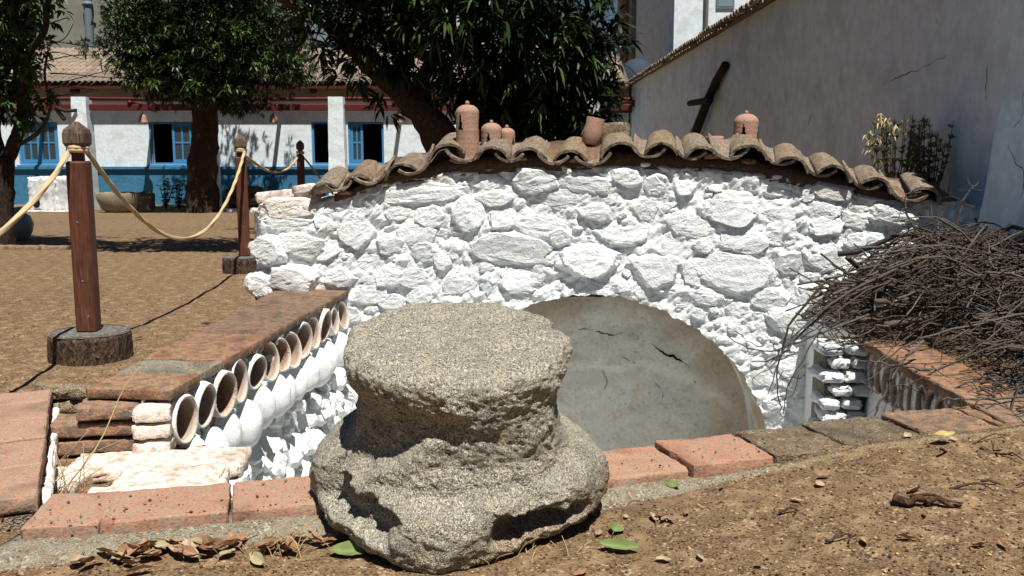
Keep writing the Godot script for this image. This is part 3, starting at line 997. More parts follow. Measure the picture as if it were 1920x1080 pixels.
func build_right_pit_wall() -> void:
	var root := thing("shaded_pit_wall", "right pit wall in shade with jar mouths and a whitewashed brick pillar below the brushwood", "wall", V(1.60, 0, 3.25))
	# runs away from the camera, faces left
	var b := MB.new()
	var ln := 1.2
	for i in 61:
		for j in 41:
			var z := lerpf(0.05, -ln - 0.05, i / 60.0)
			var y := lerpf(-1.5, 0.07, j / 40.0)
			b.p(Vector3(0.075 + 0.02 * fb(Vector3(z, y, 8), 6.0) + 0.008 * fb(Vector3(z, y, 3), 20.0) - 0.02 * z, y, z), Color(1, 0.97, 0.93).lerp(Color(0.62, 0.52, 0.44), sstep(-0.9, 0.0, z) * 0.3 + 0.25 * fb(Vector3(z, y, 1), 4.0)))
	for i in 60:
		for j in 40:
			var a0 := i * 41 + j
			b.quad(a0, a0 + 1, a0 + 42, a0 + 41)
	part(root, "wall_face", b.mesh(), M.lime)
	for i in 10:
		var z := -0.28 - i * 0.094
		var bs := Basis(Vector3(0, 1, 0), -PI / 2 + deg_to_rad(rnd(4, 14)))
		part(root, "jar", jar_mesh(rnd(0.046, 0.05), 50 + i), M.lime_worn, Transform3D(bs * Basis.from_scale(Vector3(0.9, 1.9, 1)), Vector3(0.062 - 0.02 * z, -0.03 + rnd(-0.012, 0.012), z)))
	# brick pillar at its far end
	for i in 11:
		var y := 0.06 - i * 0.066
		for s in 2:
			var w := 0.105 + rnd(-0.015, 0.02)
			part(root, "brick", worn_box(Vector3(w, 0.05, 0.2), 600 + i * 2 + s, 0.018, 0.008), M.lime, Transform3D(Basis(Vector3(0, 1, 0), rnd(-0.12, 0.12)), Vector3(-0.085 + s * 0.115 + (0.05 if i % 2 else 0.0) + rnd(-0.01, 0.01), y, -ln - 0.1)))
	var core := MB.new()
	core.box(Vector3(-0.09, -1.5, -ln - 0.26), Vector3(0.2, 0.08, -ln - 0.08))
	part(root, "pillar_core", core.mesh(false), M.mortar)
	var back := MB.new()
	back.q4(Vector3(0.16, -1.5, -ln - 0.2), Vector3(0.16, 0.08, -ln - 0.2), Vector3(0.2, 0.08, -2.7), Vector3(0.2, -1.5, -2.7))
	part(root, "back_face", back.mesh(false), M.lime)
	# coping bricks along the top
	var z := 0.16
	for i in 5:
		var l: float = [0.3, 0.27, 0.28, 0.28, 0.28][i]
		part(root, "brick", worn_box(Vector3(0.26, 0.045, l - 0.01), 640 + i, 0.007, 0.003, [Color(0.9, 0.92, 0.9), Color(1.15, 0.98, 0.86), Color(1.2, 0.9, 0.78), Color(1.1, 0.9, 0.8), Color(1, 0.9, 0.8)][i]), M.brick, Transform3D(Basis(Vector3(0, 1, 0), rnd(-0.04, 0.04)), Vector3(0.165 - 0.02 * z, 0.088 + rnd(-0.003, 0.003), z - l / 2)))
		z -= l

# ---------------------------------------------------------------- brick kerbs round the pit
func build_kerbs() -> void:
	var root := thing("front_brick_kerb", "terracotta brick kerb in grey mortar along the front of the pit, passing behind the granite capital", "kerb")
	# [left end x, metres ahead (outer edge), right end x, ahead, width, tone, top height]
	var rowa := [[-1.235, 2.30, -1.055, 2.325, 0.245, Color(1.12, 1.0, 0.95), 0.062], [-1.045, 2.325, -0.745, 2.405, 0.24, Color(1.15, 0.98, 0.92), 0.064], [-0.735, 2.41, -0.43, 2.49, 0.24, Color(1.12, 1.0, 0.95), 0.062], [-0.42, 2.495, 0.08, 2.62, 0.24, Color(1.1, 0.9, 0.82), 0.058],
		[0.10, 2.63, 0.235, 2.66, 0.25, Color(1.1, 0.88, 0.74), 0.05], [0.245, 2.665, 0.53, 2.755, 0.25, Color(1.2, 1.0, 0.9), 0.058], [0.54, 2.745, 0.80, 2.825, 0.26, Color(1.08, 0.93, 0.87), 0.074], [0.81, 2.825, 1.05, 2.895, 0.26, Color(0.72, 0.62, 0.54), 0.08], [1.06, 2.895, 1.34, 2.98, 0.27, Color(0.64, 0.58, 0.52), 0.088], [1.35, 2.98, 1.62, 3.05, 0.27, Color(0.85, 0.86, 0.84), 0.096], [1.63, 3.05, 1.92, 3.12, 0.28, Color(1.0, 0.88, 0.76), 0.1]]
	for k in rowa.size():
		var q: Array = rowa[k]
		var l := Vector2(q[2] - q[0], q[3] - q[1])
		var ang := atan2(l.y, l.x)
		var mid: Vector2 = Vector2(q[0] + q[2], q[1] + q[3]) / 2.0 + Vector2(-sin(ang), cos(ang)) * q[4] * 0.5
		part(root, "brick", worn_box(Vector3(l.length() + 0.004, 0.05, q[4]), 700 + k, 0.006, 0.003 if k < 4 else 0.006, q[5], 0.02), M.terracotta if k < 7 else (M.mortar if k in [7, 8] else M.brick), Transform3D(Basis(Vector3(0, 1, 0), ang + rnd(-0.012, 0.012)) * Basis(Vector3(1, 0, 0), rnd(-0.02, 0.02)), V(mid.x, q[6] - 0.025, mid.y)))
	# mortar bed showing in front of and under the bricks
	var bed := MB.new()
	var nn := 220
	for i in nn + 1:
		var f := float(i) / nn
		var x := lerpf(-1.27, 1.95, f)
		var d := 2.26 + 0.278 * (x + 1.2)
		var swell := 0.035 + 0.022 * fb(Vector3(x, 0, 0), 4.0) + 0.01 * fb(Vector3(x, 3, 0), 14.0)
		swell *= lerpf(1.35, 0.9, sstep(-0.5, 0.6, x)) * sstep(2.2, 1.3, x)
		var g := ground_h(x, d - 0.1)
		for j in 6:
			var o: Vector2 = [Vector2(-0.045 - swell, g - 0.05), Vector2(-0.03 - swell, g + 0.008), Vector2(-0.015 - swell * 0.55, maxf(g + 0.012, 0.026)), Vector2(0.012, 0.034), Vector2(0.2, 0.015), Vector2(0.27, -0.3)][j]
			var p := Vector3(x, o.y, -(d + o.x))
			p += Vector3(0.0, 1.0, 1.0) * (0.007 * fb(p, 14.0) + 0.004 * fb(p, 45.0)) * (1.0 if j < 4 else 0.0)
			bed.p(p, Color(0.95, 0.96, 0.94).lerp(Color(0.85, 0.7, 0.52), sstep(0.5, 1.1, x) * 0.8))
	for i in nn:
		for j in 5:
			var a0 := i * 6 + j
			bed.quad(a0, a0 + 6, a0 + 7, a0 + 1)
	var first := bed.v.size()
	for j in 6:
		bed.p(bed.v[j])
	bed.quad(first, first + 1, first + 2, first + 3)
	bed.quad(first, first + 3, first + 4, first + 5)
	part(root, "mortar_bed", bed.mesh(), M.mortar)
	var lk := thing("side_brick_kerb", "lime stained brick kerb at the left edge running back beside the sunken ledge", "kerb")
	var p0 := Vector2(-1.30, 2.52)
	var p1 := Vector2(-1.83, 3.72)
	var dir := (p1 - p0).normalized()
	var ang := atan2(dir.y, dir.x)
	var run := 0.0
	for i in 5:
		var l: float = [0.30, 0.29, 0.26, 0.26, 0.2][i]
		var wide := 0.36
		var mid := p0 + dir * (run + l / 2) + Vector2(-dir.y, dir.x) * wide / 2
		part(lk, "brick", worn_box(Vector3(l - 0.012, 0.05, wide), 760 + i, 0.007, 0.004, [Color(1.05, 1.04, 1.0), Color(1.12, 1.12, 1.08), Color(1.1, 1.14, 1.1), Color(1.0, 1.02, 1.0), Color(1.1, 1.1, 1.08)][i]), M.terracotta, Transform3D(Basis(Vector3(0, 1, 0), ang + rnd(-0.02, 0.02)), V(mid.x, 0.04 + rnd(-0.003, 0.004), mid.y)))
		run += l
	var kb := MB.new()
	var c0 := p0 + dir * 0.66 + Vector2(-dir.y, dir.x) * 0.19
	kb.obox(Transform3D(Basis(Vector3(0, 1, 0), ang), V(c0.x, -0.2, c0.y)), Vector3(1.30, 0.42, 0.345), Color(0.8, 0.76, 0.7))
	part(lk, "mortar_core", kb.mesh(false), M.mortar)
	for i in 9:
		var q := p0 + dir * (0.05 + i * 0.15)
		part(lk, "stone", rock(Vector3(0.15, 0.075, 0.04), 800 + i, 5, 7, 0.7, 0.05), M.lime_worn, Transform3D(Basis(Vector3(0, 1, 0), ang), V(q.x + 0.01, -0.03 + rnd(-0.02, 0.01), q.y)))
	# rubble bank closing the far end of the ledge
	for i in 16:
		part(lk, "rubble_stone", rock(Vector3(rnd(0.1, 0.2), 0.07, 0.1), 830 + i, 6, 7, 0.6, 0.07, Color(0.95, 0.85, 0.75)), M.mortar, Transform3D(Basis(Vector3(0, 1, 0), rnd(-0.3, 0.3)), V(lerpf(-1.86, -1.60, (i % 4) / 3.0), -0.12 + int(i / 4) * 0.055, 3.76 - (i % 4) * 0.02)))

# ---------------------------------------------------------------- the long low house at the back of the yard
const HD := 25.0  # metres ahead of the camera to its front wall
const HG := -0.44

func build_far_house() -> void:
	var root := thing("low_white_house", "long low whitewashed house with blue dado, blue windows and clay tile roof", "house", V(-6, HG, HD))
	var o := V(-6, HG, HD)
	var wins := [[-15.6, -14.5], [-12.72, -11.68], [-9.34, -8.2], [-5.16, -4.46], [-4.22, -3.3], [-0.1, 1.0]]
	var wb := 0.63
	var wt := 1.73
	var wall := MB.new()
	var blue := MB.new()
	var x := -19.0
	var xe := 2.99
	var th := 0.35
	for w in wins + [[xe, xe]]:
		wall.box(Vector3(x, HG - 0.3, -HD - th) - o, Vector3(w[0], 2.24, -HD) - o)
		if w[1] > w[0]:
			wall.box(Vector3(w[0], HG - 0.3, -HD - th) - o, Vector3(w[1], wb, -HD - 0.002) - o)
			wall.box(Vector3(w[0], wt, -HD - th) - o, Vector3(w[1], 2.24, -HD - 0.002) - o)
		x = w[1]
	part(root, "wall", wall.mesh(false), M.rough_plaster)
	blue.box(Vector3(-19, HG - 0.3, -HD + 0.003) - o, Vector3(xe, 0.52, -HD + 0.03) - o)
	part(root, "dado", blue.mesh(false), M.blue_paint)
	var ledge := MB.new()
	ledge.box(Vector3(-19, 0.52, -HD + 0.003) - o, Vector3(xe, 0.585, -HD + 0.10) - o)
	part(root, "dado_ledge", ledge.mesh(false), M.blue_paint)
	var band := MB.new()
	band.box(Vector3(-19, 2.243, -HD - th) - o, Vector3(xe, 2.60, -HD + 0.02) - o)
	part(root, "upper_wall", band.mesh(false), M.band)
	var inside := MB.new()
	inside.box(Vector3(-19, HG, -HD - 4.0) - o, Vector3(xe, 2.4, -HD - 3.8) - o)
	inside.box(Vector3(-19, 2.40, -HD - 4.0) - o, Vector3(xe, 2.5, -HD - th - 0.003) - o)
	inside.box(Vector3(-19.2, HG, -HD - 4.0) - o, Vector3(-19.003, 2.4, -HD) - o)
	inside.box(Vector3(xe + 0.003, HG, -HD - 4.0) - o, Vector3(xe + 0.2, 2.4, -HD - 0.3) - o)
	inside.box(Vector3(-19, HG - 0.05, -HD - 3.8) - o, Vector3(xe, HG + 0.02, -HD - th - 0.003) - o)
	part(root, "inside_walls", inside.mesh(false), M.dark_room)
	for k in wins.size():
		var w: Array = wins[k]
		var fr := MB.new()
		var zf := -HD - 0.05
		var t := 0.055
		fr.box(Vector3(w[0] + 0.002, wb + 0.002, zf - 0.06) - o, Vector3(w[0] + t, wt - 0.002, zf) - o)
		fr.box(Vector3(w[1] - t, wb + 0.002, zf - 0.06) - o, Vector3(w[1] - 0.002, wt - 0.002, zf) - o)
		fr.box(Vector3(w[0] + t, wt - t, zf - 0.06) - o, Vector3(w[1] - t, wt - 0.002, zf) - o)
		fr.box(Vector3(w[0] + t, wb + 0.002, zf - 0.06) - o, Vector3(w[1] - t, wb + t, zf) - o)
		var f := part(root, "window_frame", fr.mesh(false), M.blue_frame)
		var sill := MB.new()
		sill.box(Vector3(w[0] - 0.04, wb - 0.05, -HD + 0.003) - o, Vector3(w[1] + 0.04, wb - 0.002, -HD + 0.06) - o)
		part(root, "window_sill", sill.mesh(false), M.blue_frame)
		# casements: [from, to] of the glazed part; the rest of the window stands open
		var sash: Array = [[[0.0, 0.5], [0.5, 1.0]], [[0.0, 0.5], [0.5, 1.0]], [[0.5, 1.0]], [], [[0.0, 0.4]], [[0.5, 1.0]]][k]
		for s in sash:
			var a := lerpf(w[0] + t, w[1] - t, s[0]) + 0.004
			var b := lerpf(w[0] + t, w[1] - t, s[1]) - 0.004
			var sm := MB.new()
			var z2 := zf - 0.015
			var y0 := wb + t + 0.004
			var y1 := wt - t - 0.004
			sm.box(Vector3(a, y0, z2 - 0.035) - o, Vector3(a + 0.06, y1, z2) - o)
			sm.box(Vector3(b - 0.06, y0, z2 - 0.035) - o, Vector3(b, y1, z2) - o)
			sm.box(Vector3(a + 0.06, y1 - 0.06, z2 - 0.035) - o, Vector3(b - 0.06, y1, z2) - o)
			sm.box(Vector3(a + 0.06, y0, z2 - 0.035) - o, Vector3(b - 0.06, y0 + 0.08, z2) - o)
			var ym := lerpf(y0, y1, 0.52)
			sm.box(Vector3(a + 0.06, ym - 0.02, z2 - 0.03) - o, Vector3(b - 0.06, ym + 0.02, z2 - 0.005) - o)
			sm.box(Vector3((a + b) / 2 - 0.018, y0 + 0.08, z2 - 0.028) - o, Vector3((a + b) / 2 + 0.018, y1 - 0.06, z2 - 0.007) - o)
			part(f, "casement", sm.mesh(false), M.blue_frame)
			var g := MB.new()
			g.q4(Vector3(a + 0.05, y0 + 0.07, z2 - 0.02) - o, Vector3(b - 0.05, y0 + 0.07, z2 - 0.02) - o, Vector3(b - 0.05, y1 - 0.05, z2 - 0.02) - o, Vector3(a + 0.05, y1 - 0.05, z2 - 0.02) - o)
			part(f, "pane", g.mesh(false), M.pane)
	# roof: boards, then clay tiles in rows; the two rows at the eave one by one
	var e0 := Vector2(2.63, HD - 0.42)
	var e1 := Vector2(3.72, HD + 2.6)
	var sl := (e1 - e0)
	var pitch := atan2(sl.x, sl.y)
	var rl := sl.length()
	var deck := MB.new()
	deck.q4(V(-19, e0.x - 0.03, e0.y + 0.03) - o, V(xe, e0.x - 0.03, e0.y + 0.03) - o, V(xe, e1.x - 0.03, e1.y) - o, V(-19, e1.x - 0.03, e1.y) - o, Color(0.8, 0.75, 0.7))
	deck.q4(V(-19, e0.x - 0.07, e0.y + 0.03) - o, V(-19, e1.x - 0.1, e1.y) - o, V(xe, e1.x - 0.1, e1.y) - o, V(xe, e0.x - 0.07, e0.y + 0.03) - o, Color(0.8, 0.75, 0.7))
	deck.q4(V(-19, e1.x, e1.y) - o, V(xe, e1.x, e1.y) - o, V(xe, HG, e1.y + 2.5) - o, V(-19, HG, e1.y + 2.5) - o, Color(0.8, 0.75, 0.7))
	part(root, "roof_deck", deck.mesh(false), M.grey_wood)
	var fas := MB.new()
	fas.box(Vector3(-19, e0.x - 0.09, -e0.y - 0.06) - o, Vector3(xe, e0.x - 0.04, -e0.y - 0.02) - o)
	part(root, "fascia_board", fas.mesh(false), M.red_paint)
	var kinds := []
	for k in 5:
		kinds.append(clay_tile(0.42, 0.078, 0.068, 1.35, 0.012, 90 + k, 4, 1, 0.003, [Color(1.3, 1.26, 1.24), Color(1.25, 1.14, 1.1), Color(1.45, 1.36, 1.34), Color(1.1, 1.06, 1.06), Color(1.3, 1.3, 1.32)][k], Color(1.0, 0.9, 0.8)))
	var bs := Basis(Vector3(1, 0, 0), pitch)
	var rest := MultiMesh.new()
	rest.transform_format = MultiMesh.TRANSFORM_3D
	rest.mesh = kinds[0]
	rest.use_colors = true
	var tr := []
	var nx := int((xe + 17.0) / 0.15)
	for r in 9:
		for i in nx:
			var px := -17.0 + i * 0.15 + rnd(-0.008, 0.008)
			var f := r * 0.37 / rl
			var q := V(px, lerpf(e0.x, e1.x, f) + 0.05 + rnd(-0.004, 0.004), lerpf(e0.y, e1.y, f)) - o
			var t := Transform3D(bs * Basis(Vector3(0, 1, 0), rnd(-0.03, 0.03)), q)
			if r < 2:
				part(root, "roof_tile", kinds[rng.randi() % 5], M.old_tile, t)
			else:
				tr.append(t)
	rest.instance_count = tr.size()
	for i in tr.size():
		rest.set_instance_transform(i, tr[i])
		var k := rnd(1.05, 1.5)
		rest.set_instance_color(i, Color(k, k * rnd(0.95, 1.0), k * rnd(0.95, 1.06)))
	var mm := MultiMeshInstance3D.new()
	mm.name = "upper_roof_tiles"
	mm.multimesh = rest
	mm.material_override = M.old_tile
	mm.set_meta("kind", "stuff")
	root.add_child(mm)
	for k in 9:
		var lg := MB.new()
		var px: float = [-15.4, -13.2, -11.1, -8.9, -6.9, -5.05, -3.75, -1.5, 0.9][k]
		lg.tube([Vector3(px, 2.50, -HD - 0.1) - o, Vector3(px, 2.50, -HD + 0.30) - o], [0.075, 0.07], 10)
		part(root, "rafter_end", lg.mesh(), M.bark)
	var path := MB.new()
	path.box(Vector3(-19, HG - 0.2, -HD + 0.05), Vector3(xe, HG + 0.06, -HD + 1.0))
	setting("house_pavement", path.mesh(false), M.mortar)
	# veranda: white pillars, dark red beams and cross beams, hung bells
	var vr := thing("veranda_frame", "open veranda of white pillars carrying dark red wooden beams along the low house", "veranda", V(-6, HG, 23.5))
	var vo := V(-6, HG, 23.5)
	for px in [-16.6, -10.36, -7.35, -4.22, 1.9]:
		var p := MB.new()
		var steps := 14
		for i in steps + 1:
			var y := lerpf(HG - 0.1, 2.27, float(i) / steps)
			var h := lerpf(0.215, 0.175, float(i) / steps)
			for s in [Vector2(-1, -1), Vector2(1, -1), Vector2(1, 1), Vector2(-1, 1)]:
				p.p(Vector3(px, y, -23.5) - vo + Vector3(s.x * h + 0.012 * fb(Vector3(px, y, s.y), 4.0), 0, s.y * h + 0.012 * fb(Vector3(px + s.x, y, 3), 4.0)))
		for i in steps:
			for k in 4:
				var a0 := i * 4 + k
				var a1 := i * 4 + (k + 1) % 4
				p.quad(a0, a0 + 4, a1 + 4, a1)
		p.quad(steps * 4, steps * 4 + 3, steps * 4 + 2, steps * 4 + 1)
		part(vr, "pillar", p.mesh(false), M.rough_plaster)
	for s in [[-16.4, -10.56], [-10.16, -4.42], [-4.02, 1.7], [2.1, 2.9]]:
		var bm := MB.new()
		bm.box(Vector3(s[0], 1.95, -23.57) - vo, Vector3(s[1], 2.10, -23.43) - vo, Color.WHITE, 0.012)
		part(vr, "beam", bm.mesh(false), M.red_paint)
		var rail := MB.new()
		rail.tube([Vector3(s[0], 2.235, -23.5) - vo, Vector3((s[0] + s[1]) / 2, 2.225 - rnd(0, 0.03), -23.5) - vo, Vector3(s[1], 2.235, -23.5) - vo], [0.04, 0.04, 0.04], 8)
		part(vr, "rail", rail.mesh(), M.red_paint)
	for px in [-15.1, -12.02, -9.17, -5.92, -2.83, 0.3]:
		var cb := MB.new()
		cb.tube([Vector3(px, 2.03, -HD - 0.003) - vo, Vector3(px, 2.14, -23.4) - vo], [0.055, 0.055], 8)
		part(vr, "cross_beam", cb.mesh(), M.red_paint)
	var jb := MB.new()
	jb.obox(Transform3D(Basis(Vector3(0, 0, 1), -0.12), Vector3(2.62, 2.2, -24.2) - vo), Vector3(0.95, 0.16, 0.2), Color.WHITE, 0.01)
	jb.obox(Transform3D(Basis(), Vector3(2.55, 1.98, -24.4) - vo), Vector3(0.9, 0.1, 0.2), Color.WHITE, 0.01)
	part(vr, "joist", jb.mesh(false), M.red_paint)
	var where := ["leftmost hung clay bell, above the three pane blue window", "hung clay bell left of the half open blue window", "hung clay bell between the pepper tree and the right white pillar", "hung clay bell right of the right white pillar, beside the leaning trunk"]
	for k in 4:
		var px: float = [-12.02, -9.17, -5.92, -2.83][k]
		var bl := MB.new()
		bl.lathe([Vector2(0.0, 0.24), Vector2(0.02, 0.24), Vector2(0.03, 0.20), Vector2(0.075, 0.17), Vector2(0.095, 0.10), Vector2(0.105, 0.03), Vector2(0.13, 0.0), Vector2(0.115, 0.0), Vector2(0.09, 0.03), Vector2(0.02, 0.15)], 18)
		var bell := solo("clay_bell", bl.mesh(), M.terracotta, where[k], "bell", Transform3D(Basis(), V(px, 1.69, 24.2)), "clay bells hung from the veranda")
		var hk := MB.new()
		hk.tube([Vector3(0, 0.235, 0), Vector3(0, 0.4, 0)], [0.008, 0.008], 5)
		part(bell, "hanger", hk.mesh(), M.iron)

# ---------------------------------------------------------------- the tall white house side on the right
func side_x(d: float) -> float:
	return 2.80 + 0.010 * d

func build_side_house() -> void:
	var root := thing("tall_white_house", "big plain white house in shade on the right with tiled eave and cracked plaster", "house", V(2.9, 0, 14))
	var o := V(2.9, 0, 14)
	var b := MB.new()
	var nd := 160
	var ny := 34
	for i in nd + 1:
		var d := lerpf(2.0, 25.6, float(i) / nd)
		for j in ny + 1:
			var y := lerpf(-0.8, 2.64, float(j) / ny)
			var q := Vector3(0, y, d)
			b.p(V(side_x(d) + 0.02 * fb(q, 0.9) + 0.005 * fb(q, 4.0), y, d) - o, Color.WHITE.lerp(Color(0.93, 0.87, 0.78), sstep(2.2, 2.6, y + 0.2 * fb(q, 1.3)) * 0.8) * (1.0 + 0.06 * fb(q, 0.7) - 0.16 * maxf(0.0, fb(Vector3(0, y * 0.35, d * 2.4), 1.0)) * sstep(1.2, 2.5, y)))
	for i in nd:
		for j in ny:
			var a0 := i * (ny + 1) + j
			b.quad(a0, a0 + 1, a0 + ny + 2, a0 + ny + 1)
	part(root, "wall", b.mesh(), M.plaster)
	var sh := MB.new()
	sh.q4(V(2.82, -0.8, 2.0) - o, V(9, -0.8, 2.0) - o, V(9, 2.64, 2.0) - o, V(2.82, 2.64, 2.0) - o)
	sh.q4(V(9, -0.8, 25.6) - o, V(3.05, -0.8, 25.6) - o, V(3.05, 2.64, 25.6) - o, V(9, 2.64, 25.6) - o)
	sh.q4(V(9, -0.8, 2.0) - o, V(9, -0.8, 25.6) - o, V(9, 2.64, 25.6) - o, V(9, 2.64, 2.0) - o)
	part(root, "other_walls", sh.mesh(false), M.plaster)
	var bt := MB.new()
	for i in 13:
		var y := lerpf(-0.5, 2.62, i / 12.0)
		var x := 2.70 + 0.113 * (y - 0.69) + 0.012 * fb(Vector3(0, y, 0), 3.0)
		for p in [V(3.0, y, 5.53 + 0.01 * fb(Vector3(2, y, 0), 4.0)), V(minf(x, 2.85), y, 5.53 + 0.01 * fb(Vector3(2, y, 0), 4.0)), V(minf(x, 2.85), y, 4.9), V(minf(x, 2.85) + 0.01, y, 3.0)]:
			bt.p(p - o, Color(0.97, 1.0, 1.03))
	for i in 12:
		for k in 3:
			var a0 := i * 4 + k
			bt.quad(a0, a0 + 4, a0 + 5, a0 + 1)
	part(root, "buttress", bt.mesh(false), M.rough_plaster)
	var roof := MB.new()
	roof.q4(V(2.72, 2.655, 1.9) - o, V(2.97, 2.655, 25.7) - o, V(9, 3.9, 25.7) - o, V(9, 3.9, 1.9) - o, Color(0.9, 0.8, 0.7))
	roof.q4(V(2.72, 2.645, 1.9) - o, V(9, 3.85, 1.9) - o, V(9, 3.85, 25.7) - o, V(2.97, 2.645, 25.7) - o, Color(0.9, 0.8, 0.7))
	part(root, "roof_deck", roof.mesh(false), M.old_tile)
	var kinds := []
	for k in 4:
		kinds.append(clay_tile(0.5, 0.068, 0.06, 1.35, 0.012, 120 + k, 6, 1, 0.003, [Color(1.2, 1.1, 1.0), Color(1.05, 0.95, 0.88), Color(1.3, 1.2, 1.1), Color(0.9, 0.85, 0.8)][k], Color(1.3, 1.2, 1.05)))
	var d := 4.0
	while d < 25.5:
		var lift := 0.05 * fb(Vector3(0, 0, d), 0.6)
		var bs := Basis(Vector3(0, 1, 0), -PI / 2 + rnd(-0.06, 0.06)) * Basis(Vector3(1, 0, 0), 0.2)
		part(root, "eave_tile", kinds[rng.randi() % 4], M.old_tile, Transform3D(bs, V(side_x(d) - 0.11 + rnd(-0.012, 0.012), 2.705 + lift * 0.4, d) - o))
		part(root, "eave_tile", kinds[rng.randi() % 4], M.old_tile, Transform3D(bs * Basis(Vector3(0, 0, 1), PI), V(side_x(d) - 0.10 + rnd(-0.01, 0.01), 2.672 + lift * 0.4, d + 0.085) - o))
		d += 0.175
	# cracks in the plaster: [metres ahead, height] points
	for path in [[[5.2, 1.6], [5.22, 1.45], [5.3, 1.3], [5.26, 1.2], [5.33, 1.12]], [[5.35, 1.02], [5.22, 0.92], [5.16, 0.9], [5.12, 0.78], [5.15, 0.7]], [[6.5, 1.62], [6.9, 1.57], [7.3, 1.54], [7.6, 1.5]], [[5.9, 1.5], [5.88, 1.3]], [[7.0, 1.25], [7.05, 1.12], [7.02, 1.02]], [[10.4, 1.6], [10.42, 1.45]], [[9.4, 1.35], [9.5, 1.25]], [[6.35, 1.1], [6.37, 0.98]]]:
		var c := []
		for s in path:
			var x: float = side_x(s[0]) + 0.02 * fb(Vector3(0, s[1], s[0]), 0.9) + 0.005 * fb(Vector3(0, s[1], s[0]), 4.0)
			if s[0] < 5.5:
				x = minf(2.70 + 0.113 * (s[1] - 0.69) + 0.012 * fb(Vector3(0, s[1], 0), 3.0), 2.85)
			c.append(V(x - 0.001, s[1], s[0]) - o)
		var l := curve_pts(c, 24)
		var rad := []
		for s in 25:
			l[s] += Vector3(0, rnd(-0.008, 0.008), rnd(-0.008, 0.008))
			rad.append(0.0015 + 0.004 * maxf(0.0, 0.3 + fb(l[s], 3.0)) * sin(PI * s / 24.0))
		var ct := MB.new()
		ct.tube(l, rad, 4)
		part(root, "crack", ct.mesh(), M.grey_wood)
	# old plough beam with a cross bar, leaning on that wall
	var pr := thing("wooden_plough_beam", "dark old wooden beam with a short cross bar leaning against the shaded white wall", "beam", V(2.84, 0, 14))
	var po := V(2.84, 0, 14)
	var pb := MB.new()
	var pp := curve_pts([V(2.62, -0.12, 16.6) - po, V(2.80, 1.0, 15.4) - po, V(2.84, 1.55, 14.5) - po, V(2.86, 1.88, 13.9) - po, V(2.87, 2.14, 13.2) - po], 16)
	pb.tube(pp, taper(0.075, 0.06, 16), 8, Color(0.45, 0.4, 0.38), 0.0, 0.0, true, nz, 0.2)
	part(pr, "shaft", pb.mesh(), M.bark)
	var cb := MB.new()
	cb.tube([V(2.78, 1.70, 13.7) - po, V(2.78, 1.73, 15.3) - po], [0.05, 0.045], 8, Color(0.45, 0.4, 0.38))
	part(pr, "cross_bar", cb.mesh(), M.bark)

